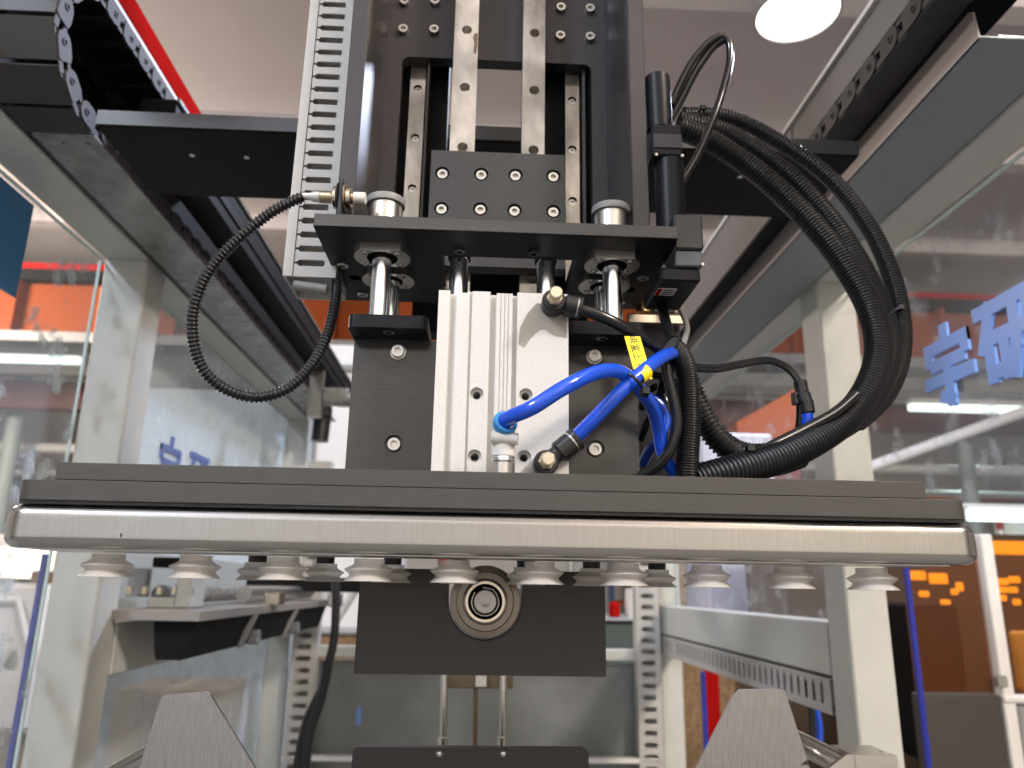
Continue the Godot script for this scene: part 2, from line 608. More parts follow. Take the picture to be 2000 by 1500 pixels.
func hall() -> void:
	lamp_mat("lamp_glow", Color(1.0, 0.98, 0.95), 4.0)
	mat("tube_steel_blue", Color(0.05, 0.09, 0.2), 0.5)
	lamp_mat("far_tube_glow", Color(0.92, 1.0, 0.98), 1.6)
	lamp_mat("tube_glow", Color(0.88, 1.0, 0.96), 2.7)
	lamp_mat("window_glow", Color(1.0, 0.96, 0.80), 2.2)
	lamp_mat("glint_glow", Color(1.0, 0.55, 0.0), 2.6)  # glow for painted reflections in the amber doors
	struct("floor", box(-12.3, 12.3, -0.2, 0.0, -12.3, 4.9, 0.0), mats["concrete"])
	struct("ceiling", box(-12.3, 12.3, 5.2, 5.4, -12.3, 4.9, 0.0), mats["ceiling_panel"])
	struct("wall_back", box(-12.0, 12.0, 0.003, 5.197, -12.2, -12.0, 0.0), mats["wall_panel"])
	struct("wall_front", box(-12.0, 12.0, 0.003, 5.197, 4.6, 4.8, 0.0), mats["wall_panel"])
	struct("wall_left", box(-12.2, -12.003, 0.003, 5.197, -12.0, 4.597, 0.0), mats["wall_panel"])
	struct("wall_right", box(12.003, 12.2, 0.003, 5.197, -12.0, 4.597, 0.0), mats["wall_panel"])
	high_bay(Vector3(1.7256, 4.6000, -3.5336), 0.235, 14.0, "large bright round lamp at the upper right above the black conduit bundle", Color(0.86, 0.90, 1.0), true)
	high_bay(Vector3(2.7, 4.6, 1.9), 0.29, 18.0, "round lamp hung in front of the machine on its right", Color(1.0, 0.95, 0.89))
	high_bay(Vector3(-2.6, 4.6, 2.4), 0.29, 12.0, "round lamp hung in front of the machine on its left", Color(0.88, 0.93, 1.0))
	high_bay(Vector3(-5.0, 4.2, -5.6), 0.29, 11.0, "round lamp hung behind the machine on its left", Color(1.0, 0.94, 0.88))
	high_bay(Vector3(6.7225, 3.7001, -10.0000), 0.24, 4.0, "small far lamp seen through the right panel under the blue letters", Color(0.9, 1.0, 0.98), true)
	# the crane girder that crosses the hall behind the machine
	var g := thing("crane_girder", "long orange crane girder with a red rail crossing the hall behind the machine", "girder", Vector3(0, 3.72, -7.2))
	part(g, "web", box(-11.5, 11.5, 3.72, 4.25, -7.25, -7.15, 0.004), mats["orange_paint"])
	part(g, "flange", box(-11.5, 11.5, 4.25, 4.36, -7.35, -7.02, 0.004), mats["beam_black"])
	part(g, "rail", box(-11.5, 11.5, 4.36, 4.45, -7.22, -7.08, 0.01), mats["red_paint"])
	part(g, "flange", box(-11.5, 11.5, 3.62, 3.72, -7.38, -7.0, 0.004), mats["grey_steel"])
	for k in 15:
		var x := -10.6 + 1.52 * k
		part(g, "stiffener", box(x, x + 0.05, 3.72, 4.25, -7.15, -7.02, 0.0), mats["orange_paint"])
	var g2 := thing("roof_truss", "dark red lower beam below the orange girder at the back of the hall", "beam", Vector3(0, 3.3, -8.6))
	part(g2, "beam", box(-11.5, 11.5, 3.3, 3.62, -8.7, -8.5, 0.01), mats["dark_red_paint"])
	part(g2, "chord", box(-11.5, 11.5, 3.70, 3.80, -8.68, -8.52, 0.01), mats["white_paint"])
	solo("wall_window", "wide pale window band low in the far right part of the hall", "window", box(2.6, 7.6, 2.52, 2.72, -11.99, -11.94, 0.0), lamp_mat("band_glow", Color(0.9, 0.97, 0.94), 0.75))
	var tl := thing("tube_lamp", "long bright white tube lamp beside the amber machine at the right edge", "lamp", Vector3(3.5760, 1.9776, -5.0000))
	part(tl, "tube", box(3.2950, 4.6, 1.9377, 2.0126, -5.05, -5.0, 0.004), mats["tube_glow"])
	part(tl, "housing", box(3.2420, 4.7, 2.0195, 2.0469, -5.12, -4.98, 0.004), mats["white_paint"])
	solo("wall_window", "bright yellowish window low at the left edge behind the white machine", "window", box(-6.0, -3.6911, 1.46, 1.72, -7.0, -6.95, 0.0), mats["window_glow"])
	# white machine standing at the left edge
	var w := thing("white_machine", "white cabinet machine with a slanted rail at the lower left edge", "machine", Vector3(-2.6, 0, -4.0))
	part(w, "cabinet", box(-3.4, -2.1146, 0.75, 1.4300, -4.8, -4.0, 0.02), mats["white_paint"])
	part(w, "leg", box(-2.75, -2.65, 0.0, 0.75, -4.2, -4.1, 0.004), mats["grey_steel"])
	part(w, "leg", box(-3.3, -3.2, 0.0, 0.75, -4.2, -4.1, 0.004), mats["grey_steel"])
	part(w, "control_box", box(-2.2714, -2.1374, 1.4332, 1.4972, -4.4, -4.1, 0.01), mats["grey_steel"])
	part(w, "carton", box(-2.2069, -2.1374, 1.4330, 1.4853, -4.09, -4.0, 0.004), mats["cardboard"])
	part(w, "slanted_rail", rod(Vector3(-2.2290, 1.3529, -3.9600), Vector3(-2.1057, 1.0534, -3.9600), 0.016), mats["white_paint"])
	part(w, "top_rail", rod(Vector3(-2.3615, 1.3460, -3.9600), Vector3(-2.2217, 1.3530, -3.9600), 0.016), mats["white_paint"])
	part(w, "knob", rod(Vector3(-2.2490, 1.0572, -4.0000), Vector3(-2.2321, 1.0602, -3.9700), 0.014), mats["beam_black"])
	solo("pallet", "brown wooden pallet under the white machine at the left edge", "pallet", box(-3.6, -2.9, 0.0, 0.14, -4.3, -3.7, 0.01), mats["cardboard"])
	# pale machine seen beyond the left panels
	var pm := thing("packing_machine", "pale grey cabinet machine seen blurred through the left middle panel", "machine", Vector3(-1.8, 0, -5.0))
	part(pm, "cabinet", box(-2.3, -1.0, 0.0, 2.7003, -5.9, -5.0, 0.03), mat("pale_blue", Color(0.36, 0.40, 0.43), 0.5))
	part(pm, "window", box(-1.75, -1.25, 1.75, 2.25, -5.0, -4.985, 0.004), mats["grey_steel"])
	var wm := thing("white_cabinet", "white cabinet under the orange girder seen left of the cylinder", "cabinet", Vector3(-0.75, 0, -4.4))
	part(wm, "body", box(-0.95, -0.45, 0.0, 2.8493, -5.0, -4.4, 0.02), mats["white_paint"])
	part(wm, "lid", box(-0.95, -0.45, 2.6774, 2.7154, -4.4, -4.37, 0.004), mats["grey_steel"])
	var wb := thing("white_crate", "pale lavender crate seen inside the loop of black conduits", "crate", Vector3(1.0, 0, -3.6))
	part(wb, "body", box(1.0766, 1.4289, 1.2, 2.1991, -4.0, -3.6, 0.01), mat("lavender", Color(0.58, 0.60, 0.78), 0.5))
	part(wb, "stand", box(1.1468, 1.3481, 0.0, 1.2, -3.95, -3.65, 0.01), mats["grey_steel"])
	var oc := thing("orange_crane_arm", "sloping orange machine arm seen between conduit loop and right post", "arm", Vector3(1.8105, 2.5638, -4.6000))
	part(oc, "arm", prism(PackedVector2Array([Vector2(0, 0), Vector2(0.62, 0.36), Vector2(0.62, 0.05), Vector2(0.30, -0.16), Vector2(0, -0.16)]), Vector3(1.5345, 2.4314, -4.6000), Vector3.RIGHT, Vector3.UP, 0.2), mats["orange_paint"])
	part(oc, "stand", box(1.7036, 1.9322, 0.0, 2.3803, -4.6, -4.45, 0.01), mats["dark_red_paint"])
	# amber machine at the right edge
	var am := thing("amber_machine", "neighbouring machine with amber acrylic doors in white frames at the right edge", "machine", Vector3(1.7, 0, -2.3))
	var amber := StandardMaterial3D.new()
	amber.resource_name = "amber_acrylic"
	amber.transparency = BaseMaterial3D.TRANSPARENCY_ALPHA
	amber.albedo_color = Color(0.40, 0.20, 0.01, 0.34)
	amber.roughness = 0.3
	part(am, "door", box(1.2249, 1.4537, 1.1906, 1.6099, -2.205, -2.2, 0.0), amber)
	part(am, "door", box(1.5094, 2.4, 1.1873, 1.6099, -2.205, -2.2, 0.0), amber)
	part(am, "door_frame", box(1.4643, 1.5004, 0.8, 1.6246, -2.23, -2.19, 0.004), mats["white_paint"])
	part(am, "door_frame", box(1.4643, 2.4, 1.1657, 1.1843, -2.23, -2.185, 0.004), mats["white_paint"])
	part(am, "lower_panel", box(1.5064, 2.4, 0.0, 1.1578, -2.25, -2.2, 0.004), mats["grey_steel"])
	part(am, "lower_panel", box(1.2368, 1.4612, 0.0, 1.1852, -2.25, -2.2, 0.004), mat("brown_panel", Color(0.05, 0.042, 0.036), 0.4))
	part(am, "back_panel", box(1.15, 2.9, 0.0, 1.7103, -3.3, -3.26, 0.0), mat("brown_dark", Color(0.045, 0.024, 0.010), 0.6))
	part(am, "hinge", box(1.4434, 1.4728, 1.2080, 1.2375, -2.19, -2.17, 0.003), mats["zinc"])
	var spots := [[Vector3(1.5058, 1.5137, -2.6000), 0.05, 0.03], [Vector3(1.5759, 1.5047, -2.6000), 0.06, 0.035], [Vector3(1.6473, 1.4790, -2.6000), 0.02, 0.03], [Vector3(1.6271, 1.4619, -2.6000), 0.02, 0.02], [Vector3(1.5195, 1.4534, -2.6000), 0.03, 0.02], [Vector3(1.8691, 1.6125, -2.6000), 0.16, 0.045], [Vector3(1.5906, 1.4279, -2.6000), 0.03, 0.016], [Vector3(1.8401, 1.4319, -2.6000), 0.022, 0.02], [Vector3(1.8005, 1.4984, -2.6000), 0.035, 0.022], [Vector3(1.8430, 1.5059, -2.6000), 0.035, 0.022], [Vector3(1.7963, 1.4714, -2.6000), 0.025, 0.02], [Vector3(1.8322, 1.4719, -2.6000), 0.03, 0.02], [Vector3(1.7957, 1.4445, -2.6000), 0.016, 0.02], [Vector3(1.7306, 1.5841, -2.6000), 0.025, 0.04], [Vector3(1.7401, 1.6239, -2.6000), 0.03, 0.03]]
	for s in spots:  # glowing boxes added as the orange light reflections in the doors, not lamps
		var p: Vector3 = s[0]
		part(am, "orange_glint", box(p.x - s[1] / 2.0, p.x + s[1] / 2.0, p.y - s[2] / 2.0, p.y + s[2] / 2.0, p.z - 0.02, p.z, 0.004), mats["glint_glow"])
	part(am, "inner_cabinet", box(1.8702, 2.6, 1.1372, 1.3343, -2.73, -2.7, 0.01), mat("tan_panel", Color(0.75, 0.33, 0.05), 0.5))
	part(am, "inner_cabinet", box(1.5438, 1.6893, 0.9, 1.4202, -3.0, -2.7, 0.01), mats["beam_black"])
	# cartons standing on the floor beyond the machine
	var cn := 0
	for q in [[Vector3(1.0114, 1.0218, -3.4000), 0.34, 0.5, "tall brown carton with a red stripe seen under the right cable duct"], [Vector3(-1.1705, 0.8791, -3.2000), 0.42, 0.34, "brown carton seen through the lower left panel"], [Vector3(1.2179, 0.8293, -3.6000), 0.6, 0.42, "low brown carton beside the tall striped carton"], [Vector3(1.5943, 1.4997, -5.2000), 0.9, 0.36, "brown carton stack far behind the right suction cups"]]:
		var p: Vector3 = q[0]
		var c := thing("carton", q[3], "carton", Vector3(p.x, 0, p.z), "cartons around the machine")
		part(c, "box", box(p.x - q[1] / 2.0, p.x + q[1] / 2.0, 0.0, p.y + q[2] / 2.0, p.z - 0.4, p.z, 0.006), mats["cardboard"])
		part(c, "tape", box(p.x - 0.03, p.x + 0.03, 0.2, p.y + q[2] / 2.0 + 0.002, p.z - 0.402, p.z + 0.002, 0.0), mats["red_paint"] if cn == 0 else mat("tape_tan", Color(0.42, 0.3, 0.17), 0.4))
		cn += 1

func clutter() -> void:
	var rng := RandomNumberGenerator.new()
	rng.seed = 77
	# storage racks along the back wall
	for side in [-1, 1]:
		var rk := thing("storage_rack", "%s far storage rack with cartons along the back wall" % ("left" if side < 0 else "right"), "rack", Vector3(6.0 * side, 0, -11.2))
		for k in 6:
			var x: float = side * (2.0 + 1.6 * k)
			part(rk, "upright", box(x - 0.04, x + 0.04, 0.0, 3.0, -11.6, -11.5, 0.0), mats["tube_steel_blue"])
		for y in [0.5, 1.3, 2.1, 2.9]:
			part(rk, "shelf", box(side * 2.0, side * 10.0, y - 0.05, y, -11.8, -11.0, 0.0), mats["orange_paint"])
		for y in [0.5, 1.3, 2.1]:
			for k in 9:
				if rng.randf() < 0.25:
					continue
				var w := rng.randf_range(0.4, 0.7)
				var x: float = side * (2.4 + 0.84 * k)
				var m: Material = [mats["cardboard"], mats["white_paint"], mats["cardboard"], mats["grey_steel"]][rng.randi() % 4]
				solo("storage_carton", "%s %s on the %s shelf of the %s far rack" % [["first", "second", "third", "fourth", "fifth", "sixth", "seventh", "eighth", "ninth"][k], {mats["cardboard"]: "brown carton counted outwards", mats["white_paint"]: "white box counted outwards", mats["grey_steel"]: "grey box counted outwards"}[m], {0.5: "lowest", 1.3: "middle", 2.1: "upper"}[y], "left" if side < 0 else "right"], "carton", box(x - w / 2.0, x + w / 2.0, y + 0.002, y + rng.randf_range(0.3, 0.62), -11.6, -11.1, 0.0), m, "boxes on the far racks")
	mat("far_white", Color(0.6, 0.6, 0.58), 0.5)
	# machines standing between
	var spec := [
		[-4.6, -8.2, 1.5, 1.9, "pale far machine with a dark window left behind the left screen", 0], [-2.9, -7.6, 1.2, 1.6, "grey-green far machine beside the pale one at the left", 1], [0.35, -6.4, 1.1, 1.45, "far teal machine low behind the pulley block", 2], [2.5, -6.9, 1.4, 2.0, "pale far machine with a dark window right of the conduit loop", 0], [4.6, -7.4, 1.6, 1.75, "grey-green far machine at the right behind the blue letters", 1], [-0.5, -5.6, 0.7, 1.25, "low far grey-green machine left of the pulley block", 1]]
	var cols := [mats["white_paint"], mat("grey_green", Color(0.32, 0.36, 0.33), 0.5), mat("teal_paint", Color(0.06, 0.085, 0.085), 0.5)]
	for s in spec:
		var t := thing("far_machine", s[4], "machine", Vector3(s[0], 0, s[1]), "machines standing far back in the hall")
		var x0: float = s[0] - s[2] / 2.0
		var x1: float = s[0] + s[2] / 2.0
		part(t, "cabinet", box(x0, x1, 0.0, s[3], s[1] - 0.9, s[1], 0.02), cols[s[5]])
		part(t, "window", box(x0 + 0.12, x1 - 0.35, s[3] * 0.55, s[3] - 0.18, s[1] + 0.001, s[1] + 0.012, 0.004), mat("dark_window", Color(0.03, 0.035, 0.04), 0.15))
		part(t, "control_panel", box(x1 - 0.28, x1 - 0.08, s[3] * 0.6, s[3] * 0.8, s[1] + 0.001, s[1] + 0.04, 0.006), mats["grey_steel"])
		part(t, "screen", box(x1 - 0.26, x1 - 0.10, s[3] * 0.66, s[3] * 0.78, s[1] + 0.041, s[1] + 0.043, 0.0), mats["dark_window"])
		part(t, "base_door", box(x0 + 0.08, x1 - 0.08, 0.15, s[3] * 0.45, s[1] + 0.001, s[1] + 0.015, 0.006), cols[(s[5] + 1) % 2])
		part(t, "signal_pole", rod(Vector3(x1 - 0.1, s[3], s[1] - 0.2), Vector3(x1 - 0.1, s[3] + 0.35, s[1] - 0.2), 0.025), mats["zinc"])
		part(t, "signal_light", rod(Vector3(x1 - 0.1, s[3] + 0.351, s[1] - 0.2), Vector3(x1 - 0.1, s[3] + 0.45, s[1] - 0.2), 0.035), mats["red_paint"])
	# bench and cart close behind the machine
	var bc := thing("tool_cart", "dark teal tool cart with a small red box seen right of the pulley block", "cart", Vector3(0.55, 0, -3.2))
	part(bc, "body", box(0.4807, 0.6943, 0.15, 1.3235, -3.7, -3.2, 0.01), mats["teal_paint"])
	part(bc, "tray_top", box(0.4599, 0.7111, 1.3255, 1.3374, -3.72, -3.18, 0.004), mats["grey_steel"])
	part(bc, "red_box", box(0.5744, 0.6069, 1.3317, 1.3996, -3.4, -3.3, 0.01), mats["red_paint"])
	part(bc, "canister", rod(Vector3(0.6649, 1.3329, -3.3500), Vector3(0.6679, 1.4548, -3.3500), 0.03), mats["far_white"])
	var gb := thing("grey_bench", "grey-green bench cabinet seen between hanging cables and pulley block", "bench", Vector3(-0.55, 0, -4.0))
	part(gb, "body", box(-0.9371, -0.5322, 0.0, 1.2100, -4.6, -4.0, 0.01), mats["cardboard"])
	part(gb, "back_board", box(-0.9749, -0.5068, 1.2148, 1.5936, -4.6, -4.55, 0.01), mats["grey_green"])
	part(gb, "top", box(-0.9623, -0.5119, 1.2124, 1.2293, -4.54, -3.98, 0.004), mats["grey_steel"])
	# hanging tube lamps and overhead pipes
	for q in [[-9.0, -4.05, 3.56, -7.6, "long tube lamp under the orange girder at the far left"], [4.6, 9.0, 3.36, -7.8, "long tube lamp under the orange girder at the far right"], [-4.2, -2.6, 2.45, -8.0, "short tube lamp over the far pale machine at the left"]]:
		var t := thing("tube_lamp", q[4], "lamp", Vector3(q[0], q[2], q[3]), "tube lamps far back in the hall")
		part(t, "tube", box(q[0], q[1], q[2], q[2] + 0.07, q[3], q[3] + 0.07, 0.01), mats["far_tube_glow"])
		part(t, "housing", box(q[0], q[1], q[2] + 0.075, q[2] + 0.13, q[3] - 0.03, q[3] + 0.1, 0.01), mats["white_paint"])
	for q in [[Vector3(1.3, 1.75, -6.5), Vector3(7.2, 3.9, -6.5), 0.05, "diagonal pale brace behind the blue letters"], [Vector3(-9, 3.0, -9.4), Vector3(9, 3.0, -9.4), 0.06, "long pale pipe running across the hall below the girder"], [Vector3(-9, 2.72, -9.6), Vector3(9, 2.72, -9.6), 0.04, "thin green pipe running across the hall below the pale pipe"], [Vector3(-5.4, 0, -8.9), Vector3(-5.4, 5.2, -8.9), 0.09, "grey column far behind the left screen"], [Vector3(5.9, 0, -8.9), Vector3(5.9, 5.2, -8.9), 0.09, "grey column far behind the right screen"]]:
		solo("pipe", q[3], "pipe", rod(q[0], q[1], q[2]), mats["white_paint"] if q[2] > 0.045 and q[2] < 0.08 else mats["grey_green"])
	for k in 9:
		var z := -11.0 + 1.75 * k
		struct("ceiling_beam", box(-12.0, 12.0, 5.02, 5.198, z, z + 0.16, 0.0), mats["ceiling_panel"])

func post(t: Node3D, x0: float, x1: float, z: float) -> void:
	var p := part(t, "post", rounded_slab(x0, x1, 0.02, 1.9465, z - 0.07, z, 0.006, 0.0005, 4), mats["frame_paint"])
	part(p, "foot", rod(Vector3((x0 + x1) / 2.0, 0, z - 0.035), Vector3((x0 + x1) / 2.0, 0.02, z - 0.035), 0.04), mats["grey_steel"])

func duct(t: Node3D, o: Vector3, ux: Vector3, uy: Vector3, w: float, length: float, depth: float, lip: float, pitch: float, m: Material) -> void:
	# slotted wiring duct: a comb face, a cover with its lip, a back wall; ux across, uy along, n = ux x uy outwards
	var n := ux.cross(uy).normalized()
	var comb := PackedVector2Array()
	comb.append(Vector2(w, 0))
	comb.append(Vector2(w, length))
	comb.append(Vector2(lip, length))
	var k := int((length - 0.006) / pitch)
	var s0 := lip + (w - lip) * 0.07
	var s1 := lip + (w - lip) * 0.72
	for i in range(k - 1, -1, -1):
		var y := 0.005 + pitch * (i + 0.5)
		var h := pitch * 0.22
		comb.append_array(PackedVector2Array([Vector2(lip, y + h * 0.35), Vector2(s0, y + h * 0.35), Vector2(s0 + h * 0.45, y + h), Vector2(s1 - h * 0.4, y + h), Vector2(s1, y + h * 0.5), Vector2(s1, y - h * 0.5), Vector2(s1 - h * 0.4, y - h), Vector2(s0 + h * 0.45, y - h), Vector2(s0, y - h * 0.35), Vector2(lip, y - h * 0.35)]))
	comb.append(Vector2(lip, 0))
	part(t, "comb_wall", prism(comb, o - n * 0.0016, ux, uy, 0.0016), m)
	var st := begin()
	add_prism(st, PackedVector2Array([Vector2(0, 0), Vector2(lip - 0.0004, 0), Vector2(lip - 0.0004, length), Vector2(0, length)]), o - n * 0.001, ux, uy, 0.0018)
	add_prism(st, PackedVector2Array([Vector2(0, 0), Vector2(0.0018, 0), Vector2(0.0018, length), Vector2(0, length)]), o - n * depth, ux, uy, depth - 0.001)
	part(t, "cover", st.commit(), m)
	part(t, "base_wall", prism(PackedVector2Array([Vector2(w - 0.0018, 0), Vector2(w, 0), Vector2(w, length), Vector2(w - 0.0018, length)]), o - n * depth, ux, uy, depth - 0.0016), m)
	part(t, "back_wall", prism(PackedVector2Array([Vector2(0.0018, 0), Vector2(w - 0.0018, 0), Vector2(w - 0.0018, length), Vector2(0.0018, length)]), o - n * depth, ux, uy, 0.0016), m)

func stroke(st: SurfaceTool, a: Vector2, b: Vector2, th: float, o: Vector3, ux: Vector3, uy: Vector3, d: float, lift := 0.0) -> void:
	var e := (b - a).normalized() * th / 2.0
	var s := Vector2(-e.y, e.x)
	add_prism(st, PackedVector2Array([a - e - s, b + e - s, b + e + s, a - e + s]), o + ux.cross(uy).normalized() * lift, ux, uy, d)

# strokes on a grid of 10 x 10, y up
const YU := [[5, 10, 5, 8.6], [1, 8, 9, 8], [1, 8, 1, 6.6], [9, 8, 9, 6.6], [2, 5.6, 8, 5.6], [0.4, 3.4, 9.6, 3.4], [5, 5.6, 5, 0.4], [5, 0.4, 3.6, 0.9]]
const YAN := [[0.4, 9, 4.6, 9], [2.4, 9, 0.6, 4.6], [1.6, 5.4, 4.2, 5.4], [1.6, 5.4, 1.6, 1], [4.2, 5.4, 4.2, 1], [1.6, 1.4, 4.2, 1.4], [5.4, 9, 9.6, 9], [5, 5.4, 10, 5.4], [6.4, 9, 6.2, 4], [6.2, 4, 5.2, 0.8], [8.6, 9, 8.6, 0.4]]

func glyph(t: Node3D, strokes: Array, o: Vector3, ux: Vector3, uy: Vector3, size: float, th: float, m: Material) -> void:
	var st := begin()
	var i := 0
	for s in strokes:
		stroke(st, Vector2(s[0], s[1]) * size / 10.0, Vector2(s[2], s[3]) * size / 10.0, th, o, ux, uy, 0.004 + 0.00007 * i)
		i += 1
	part(t, "character", st.commit(), m)

func glass(called: String, label: String, x: float, y0: float, y1: float, z0: float, z1: float, m: Material) -> Node3D:
	var t := thing(called, label, "screen", Vector3(x, y0, (z0 + z1) / 2.0), "clear side screens of the machine")
	part(t, "pane", box(x - 0.002, x + 0.002, y0, y1, z0 + 0.0035, z1 - 0.0035, 0.0), m)
	part(t, "polished_edge", box(x - 0.002, x + 0.002, y1 + 0.0002, y1 + 0.0032, z0, z1, 0.0), mats["glass_edge"])
	part(t, "polished_edge", box(x - 0.002, x + 0.002, y0, y1, z0, z0 + 0.0032, 0.0), mats["glass_edge"])
	return t

func machine_frame() -> void:
	var fr := thing("machine_frame", "cream painted steel frame of posts and beams around the gripper", "machine frame", Vector3(0.007, 0, -1.6))
	post(fr, -0.607, -0.537, -1.15)
	post(fr, 0.549, 0.614, -1.15)
	post(fr, -0.603, -0.534, -2.35)
	post(fr, 0.549, 0.614, -2.35)
	part(fr, "top_beam", rounded_slab(-0.607, -0.537, 1.947, 2.015, -2.42, -0.15, 0.004, 0.005, 4), mats["frame_paint"])
	part(fr, "top_beam", rounded_slab(0.549, 0.614, 1.947, 2.015, -2.42, -0.15, 0.004, 0.005, 4), mats["frame_paint"])
	part(fr, "rear_beam", rounded_slab(-0.533, 0.548, 1.72, 1.79, -2.42, -2.35, 0.004, 0.005, 4), mats["frame_paint"])
	part(fr, "mid_rail", rounded_slab(0.549, 0.606, 1.3266, 1.4070, -2.345, -1.225, 0.003, 0.004, 4), mats["frame_paint"])
	part(fr, "mid_rail", rounded_slab(-0.596, -0.537, 1.314, 1.390, -2.345, -1.225, 0.003, 0.004, 4), mats["frame_paint"])
	# side panels
	var g1 := glass_mat("acrylic_left", Color(0.70, 0.76, 0.78), 0.16, 0.85, 4, 1.5)
	var g2 := glass_mat("acrylic_haze", Color(0.66, 0.76, 0.82), 0.40, 0.30, 14, 1.6)
	var g3 := glass_mat("acrylic_right", Color(0.64, 0.68, 0.72), 0.10, 0.30, 24, 1.7)
	glass("safety_screen", "smeared clear panel at the left edge in front of the left post", -0.612, 0.9, 1.9440, -1.150, -0.25, g1)
	glass("safety_screen", "hazy clear panel between the left front and rear posts", -0.600, 1.50, 1.9430, -2.345, -1.225, g2)
	glass("safety_screen", "hazy lower panel under the left shelf", -0.6005, 0.5, 1.312, -2.345, -1.225, g2)
	glass("safety_screen", "clear panel at the right edge bearing big blue letters", 0.6185, 1.5220, 1.9440, -1.216, -0.25, g3)
	glass("safety_screen", "clear panel between the right front and rear posts", 0.607, 1.40, 1.9430, -2.345, -1.225, g3)
	solo("rear_screen", "grey frosted panel low across the back of the machine", "panel", box(-0.52, 0.54, 0.6, 1.2398, -2.366, -2.36, 0.0), grain(mat("grey_panel", Color(0.235, 0.25, 0.245), 0.3), noise_tex(0.004, 91, 4, 0.7, 1.0), Vector3(1.2, 1.2, 1.2)))
	solo("blue_reflection", "small pale blue patch painted as a reflection on the grey rear screen", "tag", box(-0.3305, -0.3175, 1.0659, 1.1147, -2.3595, -2.3585, 0.0), mats["letter_blue"])  # pale blue sliver added to paint a reflection in the screen
	solo("back_rail", "pale rail along the foot of the grey back panel", "rail", box(-0.52, 0.54, 0.9820, 0.9951, -2.33, -2.30, 0.002), mats["white_paint"])
	solo("back_rail", "cream rail along the top of the grey back panel", "rail", box(-0.52, 0.54, 1.2500, 1.2812, -2.359, -2.33, 0.002), mats["frame_paint"])
	# blue protective strips down the panels
	solo("edge_strip", "dark blue strip down the outer side of the left front post", "strip", box(-0.6225, -0.6150, 0.6, 1.4861, -1.152, -1.144, 0.001), mats["blue_film"], "blue edge strips on the front posts")
	solo("edge_strip", "dark blue strip beside the right front post and amber doors", "strip", box(0.6417, 0.6417 + 0.0085, 0.6, 1.5032, -1.152, -1.146, 0.001), mats["blue_film"], "blue edge strips on the front posts")
	solo("edge_strip", "narrow dark blue strip beside the tall carton behind the right post", "strip", box(0.6959, 0.7100, 0.5, 1.2115, -2.46, -2.45, 0.001), mats["blue_film"])
	solo("blue_notice", "plain blue notice sheet stuck on the left side panel", "notice", prism(PackedVector2Array([Vector2(-0.955, 1.803), Vector2(-0.955, 1.936), Vector2(-0.80, 1.936), Vector2(-0.80, 1.803)]), Vector3(-0.609, 0, 0), Vector3(0, 0, 1), Vector3(0, 1, 0), -0.0008), mats["sign_blue"])
	# letters on the side panels
	var l1 := thing("panel_lettering", "large blue raised characters on the right side panel", "lettering", Vector3(0.6165, 1.69, -0.98))
	glyph(l1, YU, Vector3(0.6165, 1.694, -0.984), Vector3(0, 0, 1), Vector3(0, 1, 0), 0.098, 0.017, mats["letter_blue"])
	glyph(l1, YAN, Vector3(0.6165, 1.694, -0.868), Vector3(0, 0, 1), Vector3(0, 1, 0), 0.104, 0.0175, mats["letter_blue"])
	var l2 := thing("panel_lettering", "blurred blue raised characters on the hazy left middle panel", "lettering", Vector3(-0.608, 1.61, -1.43))
	glyph(l2, YU, Vector3(-0.598, 1.612, -1.43), Vector3(0, 0, -1), Vector3(0, 1, 0), 0.105, 0.0115, mats["letter_dark"])
	glyph(l2, YAN, Vector3(-0.598, 1.612, -1.585), Vector3(0, 0, -1), Vector3(0, 1, 0), 0.105, 0.0115, mats["letter_dark"])
	# right-hand mid rail with its duct, between the posts
	var d1 := thing("cable_duct", "grey slotted cable duct hung under the right low rail", "cable duct", Vector3(0.53, 1.3, -1.7), "grey slotted cable ducts")
	duct(d1, Vector3(0.549, 1.3220, -2.33), Vector3(0, -1, 0), Vector3(0, 0, 1), 0.052, 1.10, 0.045, 0.006, 0.030, mats["duct_plastic"])
	var d2 := thing("cable_duct", "grey slotted duct standing left of the right rear post", "cable duct", Vector3(0.5, 0.6, -2.30), "grey slotted cable ducts")
	duct(d2, Vector3(0.4696, 0.7, -2.30), Vector3(1, 0, 0), Vector3(0, 1, 0), 0.068, 0.93, 0.05, 0.012, 0.031, mats["duct_plastic"])
	var d3 := thing("cable_duct", "grey slotted duct standing right of the left rear post", "cable duct", Vector3(-0.5, 0.6, -2.30), "grey slotted cable ducts")
	duct(d3, Vector3(-0.5157, 0.7, -2.30), Vector3(1, 0, 0), Vector3(0, 1, 0), 0.07, 1.11, 0.05, 0.012, 0.031, mats["duct_plastic"])
	# trays on the beams
	var t1 := thing("chain_tray", "stained galvanised tray under the left drag chain", "tray", Vector3(-0.48, 1.94, -1.5))
	csg_part(t1, "tray_plate", [csg_box(-0.519, -0.4492, 1.9400, 1.9428, -2.34, -0.786), csg_cyl(Vector3(-0.492, 1.941, -0.803), Vector3.UP, 0.0028, 0.02), csg_cyl(Vector3(-0.464, 1.941, -0.803), Vector3.UP, 0.0028, 0.02), csg_box(-0.470, -0.464, 1.93, 1.95, -1.20, -1.185, CSGShape3D.OPERATION_SUBTRACTION)], mats["galvanised"])
	var t2 := thing("chain_tray", "galvanised tray with an upturned lip under the right drag chain", "tray", Vector3(0.49, 1.94, -1.4))
	part(t2, "tray_plate", box(0.4422, 0.536, 1.9400, 1.9428, -2.34, -0.566, 0.0006), mats["slate_steel"])
